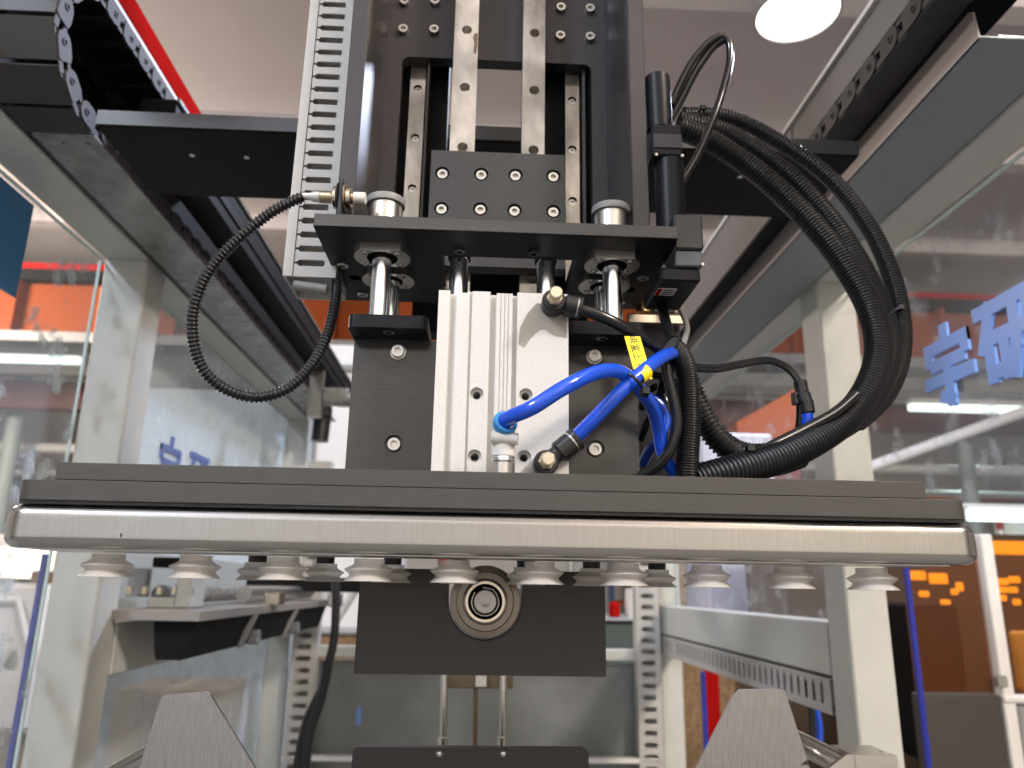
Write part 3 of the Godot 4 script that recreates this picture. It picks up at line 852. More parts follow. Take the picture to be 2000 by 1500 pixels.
	part(t2, "lip", prism(PackedVector2Array([Vector2(-0.566, 1.9400), Vector2(-2.34, 1.9400), Vector2(-2.34, 1.973), Vector2(-0.574, 1.973), Vector2(-0.569, 1.970)]), Vector3(0.4421, 0, 0), Vector3(0, 0, 1), Vector3(0, 1, 0), -0.0026), mats["lip_steel"])
	part(t2, "clamp", box(0.475, 0.515, 1.9429, 1.962, -0.62, -0.585, 0.002), mats["galvanised"])

func link_plate(x: float, out: Vector3) -> ArrayMesh:
	# one side plate of a chain link, pin at the origin, running towards -z
	var st := begin()
	var p := arc(Vector2(0, 0), 0.0125, PI * 0.5, PI * 1.5, 8)
	p.append_array(PackedVector2Array([Vector2(0.018, -0.0125), Vector2(0.020, -0.008), Vector2(0.020, 0.0095), Vector2(0.013, 0.0125)]))
	add_prism(st, p, Vector3(x, 0, 0), Vector3(0, 0, -1), Vector3(0, 1, 0), 0.004)
	var at := Vector3(x + (0.004 if out.x > 0.0 else 0.0), 0, 0)
	add_lathe(st, [Vector2(0.0026, -0.0005), Vector2(0.0026, 0.0012), Vector2(0.0040, 0.0012), Vector2(0.0044, -0.0005)], at, out, 16)
	add_box(st, Vector3(x + 0.0012, -0.0115, -0.032), Vector3(x + 0.0028, -0.004, -0.018), 0.0)
	add_box(st, Vector3(x + 0.0012, 0.005, -0.032), Vector3(x + 0.0028, 0.0105, -0.018), 0.0)
	return st.commit()

func sub_part(o: Node3D, called: String, mesh: Mesh, m: Material) -> void:
	var c := MeshInstance3D.new()
	c.name = called
	c.mesh = mesh
	c.material_override = m
	o.add_child(c, true)

func chain(label: String, places: Array, x0: float, x1: float, seen: float, side_mat: Material) -> void:
	var t := thing("drag_chain", label, "drag chain", Vector3((x0 + x1) / 2.0, places[0][0].y, places[0][0].z))
	var right := link_plate(x1 - 0.004, Vector3.RIGHT)
	var left := link_plate(x0, Vector3.LEFT)
	var cover := box(x0 + 0.002, x1 - 0.002, -0.0140, -0.0118, -0.0212, 0.0212, 0.0005)
	var bar := box(x0 + 0.004, x1 - 0.004, 0.010, 0.012, -0.008, 0.006, 0.0005)
	for p in places:
		var o := put(t, "link", right if seen > 0.0 else left, side_mat, Vector3(0, p[0].y, p[0].z), Basis(Vector3.RIGHT, p[1]))
		sub_part(o, "side_plate", left if seen > 0.0 else right, side_mat)
		sub_part(o, "link_cover", cover, mats["chain_cover"])
		sub_part(o, "link_bar", bar, mats["chain_cover"])

func gantry() -> void:
	# left chain: along the tray, round the bend and back above
	var places := []
	var pitch := 0.0425
	var cz := -0.768
	var cy := 2.029
	var r := 0.0745
	for i in range(34, 0, -1):
		places.append([Vector3(0, cy - r, cz - pitch * i), 0.0])
	var nb := 6
	for i in nb:
		var a := PI * (i + 0.15) / nb
		places.append([Vector3(0, cy - cos(a) * r, cz + sin(a) * r), -a])
	for i in 8:
		places.append([Vector3(0, cy + r, cz - 0.016 - pitch * i), PI])
	chain("black drag chain bending over the left tray with round link ends", places, -0.528, -0.448, 1.0, mats["chain_plastic"])
	var pr := []
	for i in 18:
		pr.append([Vector3(0, 1.988, -0.12 - pitch * i), 0.0])
	chain("black drag chain running straight above the right tray", pr, 0.400, 0.4385, -1.0, mats["chain_cover"])
	var gd := thing("chain_guide", "white guide bar with a red top edge above the left drag chain", "guide", Vector3(-0.47, 2.12, -0.8))
	part(gd, "bar", box(-0.53, -0.449, 2.1165, 2.124, -1.25, -0.45, 0.001), mats["white_paint"])
	part(gd, "edge_strip", box(-0.53, -0.4485, 2.1245, 2.158, -1.25, -0.45, 0.001), mats["red_paint"])
	var lr := thing("side_rail", "black profile rail along the left side behind the cross beam", "rail", Vector3(-0.42, 1.98, -1.5))
	part(lr, "profile", box(-0.445, -0.400, 1.985, 2.048, -2.33, -0.866, 0.001), mats["beam_black"])
	part(lr, "groove", box(-0.4, -0.397, 2.005, 2.02, -2.33, -0.866, 0.0005), mats["bracket_black"])
	part(lr, "rim", box(-0.400, -0.396, 2.044, 2.050, -2.33, -0.866, 0.0005), mats["galvanised"])
	part(lr, "back_plate", box(-0.545, -0.533, 1.95, 2.119, -2.33, -0.72, 0.001), mats["beam_black"])
	part(lr, "end_bracket", box(-0.44, -0.405, 1.86, 1.985, -1.92, -1.90, 0.001), mats["zinc"])
	part(lr, "drive_shaft", rod(Vector3(-0.40, 1.915, -1.91), Vector3(0.40, 1.915, -1.91), 0.011), mats["zinc"])
	part(lr, "coupling", rod(Vector3(-0.40, 1.915, -1.91), Vector3(-0.34, 1.915, -1.91), 0.024), mats["galvanised"])
	var rr := thing("side_rail", "dark grey profile rail along the right side behind the cross beam", "rail", Vector3(0.42, 1.95, -1.4))
	part(rr, "profile", box(0.402, 0.420, 1.963, 2.049, -2.33, -0.872, 0.001), mats["side_grey"])
	part(rr, "bottom_cover", box(0.403, 0.419, 1.9595, 1.9628, -2.33, -0.872, 0.0005), mats["beam_black"])
	part(rr, "side_cover", box(0.4035, 0.4200, 2.004, 2.049, -0.8715, -0.12, 0.001), mats["side_grey"])
	part(rr, "rim", box(0.3985, 0.4210, 2.0495, 2.056, -2.33, -0.12, 0.0005), mats["white_paint"])
	part(rr, "top_cover", box(0.4215, 0.520, 2.020, 2.056, -2.33, -0.12, 0.001), mats["beam_black"])
	# cross beam
	var cb := thing("cross_beam", "wide black cross beam spanning the machine behind the lift column", "beam", Vector3(0, 1.911, -0.79))
	part(cb, "beam", box(-0.412, 0.405, 1.911, 1.9305, -0.865, -0.72, 0.0012), mats["beam_black"])
	part(cb, "lit_front_face", box(-0.412, 0.405, 1.9125, 1.9295, -0.7198, -0.7185, 0.0002), mats["black_anodised"])  # the beam's own front face, coloured lighter as its lit side
	for x in [-0.33, -0.27, 0.29]:
		part(cb, "plug", rod(Vector3(x, 1.9112, -0.77), Vector3(x, 1.9100, -0.77), 0.003), mats["zinc"])

func lift_axis() -> void:
	# channel-shaped column with its window
	var co := thing("lift_column", "tall black channel column with a rounded window and bright guide rails", "column", Vector3(0.0055, 1.678, -0.52))
	csg_part(co, "back_plate", [csg_box(-0.0885, 0.0995, 1.678, 2.35, -0.572, -0.560), csg_box(-0.0755, 0.0870, 1.60, 1.8815, -0.60, -0.55, CSGShape3D.OPERATION_SUBTRACTION), csg_box(-0.0690, 0.0805, 1.87, 1.8880, -0.60, -0.55, CSGShape3D.OPERATION_SUBTRACTION), csg_cyl(Vector3(-0.069, 1.8815, -0.566), Vector3.BACK, 0.0065, 0.05), csg_cyl(Vector3(0.0805, 1.8815, -0.566), Vector3.BACK, 0.0065, 0.05)], mats["column_black"])
	part(co, "side_wall", box(-0.1003, -0.0886, 1.6775, 2.35, -0.572, -0.465, 0.0007), mats["column_black"])
	part(co, "side_wall", box(0.0996, 0.1112, 1.6775, 2.35, -0.572, -0.465, 0.0007), mats["column_black"])
	for p in [Vector3(-0.0766, 1.9429, -0.5600), Vector3(-0.0499, 1.9444, -0.5600), Vector3(-0.0760, 1.9138, -0.5600), Vector3(-0.0495, 1.9147, -0.5600), Vector3(0.0605, 1.9437, -0.5600), Vector3(0.0863, 1.9441, -0.5600), Vector3(0.0600, 1.9144, -0.5600), Vector3(0.0860, 1.9147, -0.5600)]:
		screw(co, p, Vector3.BACK, 0.0043, mats["zinc"], p.x * 40.0)
	# rear carriage plates behind the window
	var ca := thing("rear_carriage", "dark plates behind the column window with two narrow rails", "carriage", Vector3(0, 1.70, -0.59))
	part(ca, "plate", box(-0.088, -0.0365, 1.70, 1.97, -0.602, -0.586, 0.0005), mats["beam_black"])
	part(ca, "plate", box(0.0288, 0.096, 1.70, 1.97, -0.602, -0.586, 0.0005), mats["beam_black"])
	part(ca, "top_plate", box(-0.0362, 0.0285, 1.911, 1.97, -0.602, -0.586, 0.0005), mats["beam_black"])
	for e in [[-0.0692, -0.0560, [1.9185, 1.8681, 1.8197, 1.7716, 1.7230]], [0.0662, 0.0782, [1.9110, 1.8630, 1.8145, 1.7655, 1.7170]]]:
		var cuts := [csg_box(e[0], e[1], 1.69, 1.96, -0.5858, -0.575)]
		for y in e[2]:
			cuts.append(csg_cyl(Vector3((e[0] + e[1]) / 2.0, y, -0.575), Vector3.BACK, 0.0036, 0.010))
		csg_part(ca, "rail", cuts, mats["rail_steel"])
		for y in e[2]:
			screw(ca, Vector3((e[0] + e[1]) / 2.0, y, -0.5800), Vector3.BACK, 0.0029, mats["zinc"], y * 90.0)
		part(ca, "rail_side", box(e[1] + 0.0018, e[1] + 0.0042, 1.69, 1.96, -0.5858, -0.566, 0.0003), mats["grey_anodised"])
	part(ca, "belt_clamp", box(-0.060, 0.088, 1.655, 1.7121, -0.625, -0.603, 0.0005), mats["beam_black"])
	# the two bright rails in front
	for e in [[-0.0303, -0.0108, "left of the two bright central rails with a rust mark by a hole"], [0.0264, 0.0444, "right of the two bright central rails in front of the column"]]:
		var xm: float = (e[0] + e[1]) / 2.0
		var cuts := [csg_box(e[0], e[1], 1.54, 2.32, -0.5450, -0.5300), csg_box(e[0] - 0.001, e[0] + 0.0012, 1.5, 2.4, -0.5410, -0.5365, CSGShape3D.OPERATION_SUBTRACTION), csg_box(e[1] - 0.0012, e[1] + 0.001, 1.5, 2.4, -0.5410, -0.5365, CSGShape3D.OPERATION_SUBTRACTION)]
		for k in range(-4, 4):
			cuts.append(csg_cyl(Vector3(xm + 0.0004, 1.8382 + 0.0545 * k, -0.53), Vector3.BACK, 0.0041, 0.018))
		var rt := thing("guide_rail", e[2], "rail", Vector3(xm, 1.54, -0.5375), "bright central guide rails")
		csg_part(rt, "rail", cuts, mats["rail_steel"])
		if xm < 0.0:
			var rust := mat("rust_mark", Color(0.16, 0.09, 0.04), 0.6)
			rust.transparency = BaseMaterial3D.TRANSPARENCY_ALPHA
			rust.albedo_color.a = 0.5
			part(rt, "rust_stain", prism(PackedVector2Array([Vector2(-0.0139, 1.8895), Vector2(-0.0110, 1.8900), Vector2(-0.0112, 1.8760), Vector2(-0.0125, 1.8690), Vector2(-0.0144, 1.8720), Vector2(-0.0136, 1.8800), Vector2(-0.0150, 1.8850)]), Vector3(0, 0, -0.52995), Vector3.RIGHT, Vector3.UP, 0.00008), rust)
		part(rt, "rail_mount", box(e[0] + 0.002, e[1] - 0.002, 1.54, 2.32, -0.5595, -0.5452, 0.0003), mats["hole_dark"])  # near-black so the rail holes look shaded inside
	# slider block
	var sb := thing("slider_block", "black block with eight socket screws across both bright rails", "block", Vector3(0.008, 1.678, -0.522))
	var spots := [Vector3(-0.0340, 1.7514, -0.5150), Vector3(-0.0047, 1.7518, -0.5150), Vector3(0.0213, 1.7521, -0.5150), Vector3(0.0501, 1.7525, -0.5150), Vector3(-0.0336, 1.7220, -0.5150), Vector3(-0.0046, 1.7228, -0.5150), Vector3(0.0210, 1.7226, -0.5150), Vector3(0.0502, 1.7229, -0.5150)]
	var cut := [csg_box(-0.0430, 0.0588, 1.6765, 1.7708, -0.5285, -0.5150)]
	for p in spots:
		cut.append(csg_cyl(p, Vector3.BACK, 0.0055, 0.009))
	csg_part(sb, "block", cut, mats["black_anodised"])
	for p in spots:
		screw(sb, p + Vector3(0, 0, -0.0044), Vector3.BACK, 0.0042, mats["zinc"], p.x * 60.0 + p.y * 31.0)
	# shelf
	var sh := thing("shelf_plate", "wide black horizontal plate carrying four shaft bearings", "plate", Vector3(0.007, 1.6668, -0.50))
	csg_part(sh, "plate", [csg_box(-0.1081, 0.1225, 1.6668, 1.6757, -0.567, -0.440), csg_box(-0.0287, 0.0617, 1.66, 1.68, -0.60, -0.4775, CSGShape3D.OPERATION_SUBTRACTION), csg_cyl(Vector3(-0.0945, 1.667, -0.521), Vector3.UP, 0.0045, 0.012), csg_cyl(Vector3(0.1085, 1.667, -0.527), Vector3.UP, 0.0045, 0.012), csg_cyl(Vector3(-0.0995, 1.667, -0.499), Vector3.UP, 0.0048, 0.007), csg_cyl(Vector3(0.1135, 1.667, -0.503), Vector3.UP, 0.0048, 0.007), csg_cyl(Vector3(-0.0935, 1.667, -0.553), Vector3.UP, 0.0048, 0.007), csg_cyl(Vector3(0.1060, 1.667, -0.553), Vector3.UP, 0.0048, 0.007)], mats["bracket_black"])
	part(sh, "front_edge", box(-0.1079, 0.1223, 1.6671, 1.6754, -0.4399, -0.4393, 0.0002), mats["grey_anodised"])  # front face coloured lighter than the dark underside, as if lit
	for p in [Vector3(-0.0995, 1.6692, -0.499), Vector3(0.1135, 1.6692, -0.503), Vector3(-0.0935, 1.6692, -0.553), Vector3(0.1060, 1.6692, -0.553)]:
		screw(sh, p, Vector3.DOWN, 0.0042, mats["zinc"], p.x * 77.0)
	for p in [Vector3(-0.0170, 1.6668, -0.4663), Vector3(0.0321, 1.6668, -0.4655)]:
		screw(sh, p + Vector3(0, 0.001, 0), Vector3.DOWN, 0.0038, mats["fitting_black"], 0.3)
	# bearings in the shelf
	var fp := PackedVector2Array()
	for i in 48:
		var a := TAU * i / 48
		fp.append(Vector2(cos(a) * 0.0186, clampf(sin(a) * 0.0186, -0.0132, 0.0132)))
	for e in [[-0.0686, -0.4727, 1, "front left shaft bearing with nickel flange under the shelf"], [-0.0689, -0.5120, 0, "rear left shaft bearing flange half hidden behind the front one"], [0.0858, -0.4727, 1, "front right shaft bearing with nickel flange under the shelf"], [0.0866, -0.5100, 0, "rear right shaft bearing flange behind the front right one"]]:
		var at := Vector3(e[0], 1.6668, e[1])
		var b := thing("shaft_bearing", e[3], "bearing", at, "flanged bearings in the shelf plate")
		var s := begin()
		add_prism(s, fp, at + Vector3(0, -0.0001, 0), Vector3.RIGHT, Vector3.BACK, 0.0055)
		part(b, "flange", s.commit(), mats["zinc"])
		part(b, "seal", lathe([Vector2(0.0066, -0.0056), Vector2(0.0102, -0.0060), Vector2(0.0104, -0.0050)], at, Vector3.UP, 28), mats["hole_dark"])
		for q in [[-1, -1], [1, -1], [-1, 1], [1, 1]]:
			var sp: Vector3 = at + Vector3(q[0] * 0.0105, -0.0056, q[1] * 0.0090)
			part(b, "counterbore", lathe([Vector2(0, -0.00005), Vector2(0.0026, -0.00005)], sp, Vector3.UP, 18), mats["hole_dark"])
			screw(b, sp + Vector3(0, 0.0006, 0), Vector3.DOWN, 0.0021, mats["zinc"], q[0] + q[1] * 0.4)
		if e[2] == 1:
			part(b, "bushing", lathe([Vector2(0.0112, 0.0090), Vector2(0.0112, 0.0345)], at, Vector3.UP, 36), mats["zinc"])
			part(b, "end_cap", lathe([Vector2(0.0112, 0.0325), Vector2(0.0130, 0.0328), Vector2(0.0132, 0.0345), Vector2(0.0132, 0.0368), Vector2(0.0128, 0.0375), Vector2(0, 0.0380)], at, Vector3.UP, 36), mats["grey_steel"])
	# proximity sensor
	var se := thing("proximity_sensor", "small nickel threaded sensor with white tip above the shelf's left end", "sensor", Vector3(-0.0935, 1.678, -0.452))
	var sy := 1.6937
	part(se, "barrel", hose([Vector3(-0.1085, sy, -0.452), Vector3(-0.0980, sy, -0.452), Vector3(-0.0865, sy, -0.452)], 0.0042, 0.0010, 0.0007, 24, 6), mats["nickel"])
	part(se, "tip", rod(Vector3(-0.0870, sy, -0.452), Vector3(-0.0787, sy, -0.452), 0.0041, 0.0007), mats["fitting_white"])
	part(se, "cable_boot", lathe([Vector2(0.0024, 0), Vector2(0.0024, 0.006), Vector2(0.0033, 0.0075), Vector2(0.0036, 0.0125)], Vector3(-0.1205, sy, -0.452), Vector3.RIGHT, 20, true), mat("clear_boot", Color(0.52, 0.52, 0.48), 0.35))
	part(se, "washer", rod(Vector3(-0.0968, sy, -0.452), Vector3(-0.0955, sy, -0.452), 0.0098), mats["tube_black"])
	part(se, "washer", rod(Vector3(-0.0926, sy, -0.452), Vector3(-0.0916, sy, -0.452), 0.0092), mats["nickel"])
	part(se, "nut", lathe([Vector2(0, 0), Vector2(0.0068, 0), Vector2(0.0074, 0.0006), Vector2(0.0074, 0.0030), Vector2(0.0068, 0.0036), Vector2(0, 0.0036)], Vector3(-0.0915, sy, -0.452), Vector3.RIGHT, 6), mats["nickel"])
	part(se, "nut", lathe([Vector2(0, 0), Vector2(0.0068, 0), Vector2(0.0074, 0.0006), Vector2(0.0074, 0.0024), Vector2(0.0068, 0.0030), Vector2(0, 0.0030)], Vector3(-0.1000, sy, -0.452), Vector3.RIGHT, 6), mats["nickel"])
	part(se, "bracket", box(-0.0954, -0.0928, 1.6759, 1.7040, -0.4625, -0.4445, 0.0004), mats["fitting_black"])
	# slotted duct on the left of the column
	var d := thing("cable_duct", "tall light grey slotted duct left of the black column", "cable duct", Vector3(-0.122, 1.6577, -0.52), "grey slotted cable ducts")
	duct(d, Vector3(-0.1408, 1.6577, -0.500), Vector3.RIGHT, Vector3.UP, 0.0364, 0.70, 0.045, 0.0070, 0.01085, mats["duct_plastic"])
	part(d, "duct_end_clip", rod(Vector3(-0.1338, 1.6534, -0.5050), Vector3(-0.1100, 1.6504, -0.5050), 0.0036, 0.0006), mats["grey_steel"])
	# small actuator on the right end of the shelf
	var ac := thing("slim_actuator", "slim black vertical actuator beside the column's right edge", "actuator", Vector3(0.128, 1.664, -0.47))
	part(ac, "upper_tube", rod(Vector3(0.1214, 1.7640, -0.47), Vector3(0.1208, 1.8085, -0.47), 0.0092, 0.0008), mats["bracket_black"])
	part(ac, "joint_block", box(0.1136, 0.1344, 1.7395, 1.7645, -0.481, -0.460, 0.0012), mats["bracket_black"])
	part(ac, "joint_plate", box(0.1140, 0.1340, 1.7450, 1.7560, -0.4599, -0.4590, 0.0004), mats["chain_plastic"])
	part(ac, "lower_tube", rod(Vector3(0.1268, 1.6757, -0.47), Vector3(0.1270, 1.7400, -0.47), 0.0102, 0.0008), mats["bracket_black"])
	part(ac, "end_block", box(0.1228, 0.1418, 1.6642, 1.6893, -0.478, -0.448, 0.0012), mats["black_anodised"])
	part(ac, "side_plate", box(0.1232, 0.1412, 1.6530, 1.6641, -0.492, -0.450, 0.0008), mat("slate", Color(0.07, 0.08, 0.09), 0.4))
	part(ac, "sensor_body", box(0.1135, 0.1400, 1.6430, 1.6529, -0.505, -0.452, 0.0015), mats["bracket_black"])
	var stk := part(ac, "sticker", box(0.1150, 0.1275, 1.6426, 1.6429, -0.476, -0.464, 0.0), mats["white_paint"])
	part(stk, "stripe", box(0.1150, 0.1178, 1.6423, 1.6425, -0.476, -0.464, 0.0), mats["red_paint"])
	for k in 3:
		part(stk, "print_line", box(0.1188, 0.1265, 1.6423, 1.6425, -0.4735 + 0.0034 * k, -0.4722 + 0.0034 * k, 0.0), mats["ink"])
	for p in [Vector3(0.1155, 1.7390, -0.4595), Vector3(0.1335, 1.7390, -0.4595), Vector3(0.1405, 1.6540, -0.4495)]:
		part(ac, "pin", rod(p, p + Vector3(0, 0, 0.0015), 0.0012, 0.0003, 14), mats["zinc"])
	# brass elbow on a small plate below
	var br := thing("brass_fitting", "brass elbow fitting on a pale plate behind the right shafts", "fitting", Vector3(0.13, 1.63, -0.56))
	part(br, "plate", box(0.1134, 0.1591, 1.6527, 1.6609, -0.58, -0.56, 0.001), mats["nickel"])
	part(br, "elbow", hose([Vector3(0.1269, 1.6629, -0.5650), Vector3(0.1279, 1.6698, -0.5650), Vector3(0.1322, 1.6761, -0.5650), Vector3(0.1396, 1.6793, -0.5680)], 0.0062, 0.0, 0.0, 18), mats["brass"])
	part(br, "body", box(0.1361, 0.1532, 1.6657, 1.6802, -0.585, -0.570, 0.001), mats["fitting_black"])
	part(br, "side_post", box(0.1553, 0.1621, 1.6680, 1.6908, -0.585, -0.575, 0.0006), mat("cream", Color(0.6, 0.5, 0.38), 0.5))
	part(br, "lower_block", box(0.1193, 0.1581, 1.5090, 1.6555, -0.60, -0.572, 0.001), mats["chain_plastic"])

func bellows(t: Node3D, at: Vector3, m: Material) -> void:
	# a two-fold silicone suction cup, its neck on the tray at the top
	part(t, "suction_cup", lathe([Vector2(0, -0.0003), Vector2(0.0080, -0.0003), Vector2(0.0079, -0.0026), Vector2(0.0086, -0.0034), Vector2(0.0127, -0.0056), Vector2(0.0127, -0.0060), Vector2(0.0100, -0.0083), Vector2(0.0100, -0.0089), Vector2(0.0129, -0.0114), Vector2(0.0129, -0.0117), Vector2(0.0118, -0.0114), Vector2(0.0070, -0.0080), Vector2(0, -0.0078)], at, Vector3.UP, 36, false), m)

func gripper() -> void:
	var tr := thing("suction_tray", "brushed stainless tray with rows of bellows suction cups beneath", "tray", Vector3(0.013, 1.465, -0.49))
	part(tr, "shell", rounded_slab(-0.2370, 0.2632, 1.4653, 1.4866, -0.436, -0.390, 0.012, 0.0058, 8), mats["stainless"])
	part(tr, "rear_shell", rounded_slab(-0.2360, 0.2620, 1.4765, 1.4865, -0.600, -0.4365, 0.004, 0.002, 4), mats["stainless"])
	part(tr, "bottom_plate", box(-0.222, 0.248, 1.4647, 1.4652, -0.433, -0.3985, 0.0001), mats["zinc"])
	for i in 10:
		bellows(tr, Vector3(-0.1898 + 0.04462 * i, 1.4637, -0.4115 + 0.0006 * sin(i * 2.3)), mats["silicone"])
	for i in 7:
		bellows(tr, Vector3(-0.1444 + 0.0443 * i, 1.4637, -0.522), mats["silicone"])
		part(tr, "cup_stem", rod(Vector3(-0.1444 + 0.0443 * i, 1.4636, -0.522), Vector3(-0.1444 + 0.0443 * i, 1.4764, -0.522), 0.0060), mats["fitting_black"])
	part(tr, "dent_mark", box(-0.1759, -0.1754, 1.4710, 1.4727, -0.3899, -0.3895, 0.0), mats["ink"])
	solo("gap_shade_strip", "dark strip painting the shade in the gap between the stainless tray and the plate above", "strip", box(-0.229, 0.255, 1.4867, 1.4884, -0.60, -0.3925, 0.0), mats["fitting_black"])  # dark filler put in for the shadow gap under the plate
	solo("base_plate", "lower long grey-black plate with rounded corners on the stainless tray", "plate", rounded_slab(-0.2315, 0.2575, 1.4885, 1.4986, -0.605, -0.3905, 0.008, 0.0003, 8), mats["grey_anodised"])
	solo("top_plate", "upper long grey-black plate under the cylinder and mounting plate", "plate", rounded_slab(-0.2128, 0.2352, 1.4989, 1.5076, -0.59, -0.3910, 0.0008, 0.0003, 2), mats["grey_anodised"])
	# upright mounting plate
	var mp := thing("mounting_plate", "upright brushed dark grey plate behind the silver cylinder", "plate", Vector3(0.009, 1.508, -0.481))
	var lows := [Vector3(-0.0542, 1.5363, -0.4750), Vector3(0.0735, 1.5362, -0.4750)]
	var cut := [csg_box(-0.0835, 0.1015, 1.5078, 1.6052, -0.488, -0.475)]
	for p in lows:
		cut.append(csg_cyl(p, Vector3.BACK, 0.0058, 0.008))
	csg_part(mp, "plate", cut, mats["mount_grey"])
	for p in lows:
		screw(mp, p + Vector3(0, 0, -0.0036), Vector3.BACK, 0.0044, mats["zinc"], p.x * 25.0)
	for p in [Vector3(-0.0546, 1.5964, -0.4750), Vector3(0.0732, 1.5971, -0.4750)]:
		part(mp, "washer", lathe([Vector2(0.003, 0.0001), Vector2(0.0050, 0.0001), Vector2(0.0053, 0.0005), Vector2(0.0050, 0.0011), Vector2(0.003, 0.0011)], p, Vector3.BACK, 28), mats["zinc"])
		screw(mp, p + Vector3(0, 0, 0.0012), Vector3.BACK, 0.0043, mats["zinc"], p.x * 33.0)
	# brackets and shafts
	for e in [[-0.0847, -0.0349, "left black shaft bracket with a hole on the mounting plate", Vector3(-0.0600, 1.6054, -0.4619)], [0.0526, 0.1024, "right black shaft bracket behind the black air tube", Vector3(0.0768, 1.6054, -0.4612)]]:
		var b := thing("shaft_bracket", e[2], "bracket", Vector3((e[0] + e[1]) / 2.0, 1.6054, -0.48), "black shaft brackets")
		part(b, "body", rounded_slab(e[0], e[1], 1.6054, 1.6141, -0.532, -0.452, 0.005, 0.0003, 6), mats["bracket_black"])
		var h: Vector3 = e[3]
		part(b, "hole_rim", lathe([Vector2(0.0022, -0.00015), Vector2(0.0036, -0.00015), Vector2(0.0038, 0.0)], h, Vector3.UP, 24), mats["zinc"])
	var n := 0
	for e in [[-0.0686, -0.4727, 0.0066, "front left polished guide shaft under the shelf"], [-0.0666, -0.5120, 0.0062, "rear left polished guide shaft just behind the front one"], [0.0858, -0.4727, 0.0066, "front right polished guide shaft behind the black air tube"], [0.0850, -0.5100, 0.0062, "rear right polished guide shaft left of the front right one"]]:
		var sft := thing("guide_shaft", e[3], "shaft", Vector3(e[0], 1.6142, e[1]), "polished guide shafts")
		part(sft, "shaft", rod(Vector3(e[0], 1.6142, e[1]), Vector3(e[0], 1.6745, e[1]), e[2], 0.0006, 36), mats["chrome"])
		if n == 0:
			part(sft, "wrench_flat", box(e[0] - 0.0042, e[0] + 0.0010, 1.6143, 1.6190, e[1] + 0.0050, e[1] + 0.0068, 0.0003), mats["nickel"])
		n += 1
	# silver cylinder
	var cy := thing("air_cylinder", "silver aluminium cylinder block with vertical grooves and four bores", "air cylinder", Vector3(0.0121, 1.508, -0.455))
	var bores := [Vector3(-0.0027, 1.5602, -0.4350), Vector3(0.0263, 1.5604, -0.4350), Vector3(-0.0029, 1.5230, -0.4350), Vector3(0.0258, 1.5234, -0.4350)]
	var body := [csg_box(-0.0276, 0.0517, 1.5079, 1.6248, -0.4745, -0.4350)]
	for gvec in [[-0.0206, -0.0166, 0.0030], [-0.0086, -0.0070, 0.0016], [0.0040, 0.0078, 0.0036], [0.0176, 0.0204, 0.0036], [0.0102, 0.0107, 0.0006], [0.0126, 0.0131, 0.0006], [0.0148, 0.0153, 0.0006]]:
		body.append(csg_box(gvec[0], gvec[1], 1.5, 1.63, -0.4350 - gvec[2], -0.43, CSGShape3D.OPERATION_SUBTRACTION))
	body.append(csg_box(-0.0206, -0.0096, 1.6236, 1.63, -0.4500, -0.43, CSGShape3D.OPERATION_SUBTRACTION))
	body.append(csg_box(0.0040, 0.0204, 1.6240, 1.63, -0.4480, -0.43, CSGShape3D.OPERATION_SUBTRACTION))
	for p in bores:
		body.append(csg_cyl(p, Vector3.BACK, 0.0040, 0.008))
		body.append(csg_cyl(p, Vector3.BACK, 0.0024, 0.050))
	csg_part(cy, "body", body, mats["cast_alu"])
	for x in [-0.0176, 0.0419]:
		part(cy, "piston_rod", lathe([Vector2(0.0064, 0), Vector2(0.0064, 0.0600), Vector2(0.0058, 0.0612), Vector2(0, 0.0613)], Vector3(x, 1.6056, -0.4820), Vector3.UP, 36), mats["chrome"])
		part(cy, "rod_nut", rod(Vector3(x, 1.6671, -0.4855), Vector3(x, 1.6740, -0.4855), 0.0078), mats["bracket_black"])
	# dried water stain on the right face of the block
	var stain := PackedVector2Array()
	for p in [Vector3(0.0213, 1.5917, -0.4350), Vector3(0.0224, 1.6022, -0.4350), Vector3(0.0266, 1.6115, -0.4350), Vector3(0.0322, 1.6183, -0.4350), Vector3(0.0507, 1.6150, -0.4350), Vector3(0.0507, 1.5962, -0.4350), Vector3(0.0460, 1.5970, -0.4350), Vector3(0.0417, 1.5982, -0.4350), Vector3(0.0379, 1.6010, -0.4350), Vector3(0.0348, 1.6012, -0.4350), Vector3(0.0317, 1.5985, -0.4350), Vector3(0.0281, 1.5945, -0.4350), Vector3(0.0250, 1.5892, -0.4350)]:
		stain.append(Vector2(p.x, p.y))
	var sm := mat("water_stain", Color(0.36, 0.31, 0.22), 0.45)
	sm.transparency = BaseMaterial3D.TRANSPARENCY_ALPHA
	sm.albedo_color.a = 0.26
	part(cy, "water_stain", prism(stain, Vector3(0, 0, -0.43495), Vector3.RIGHT, Vector3.UP, 0.00008), sm)

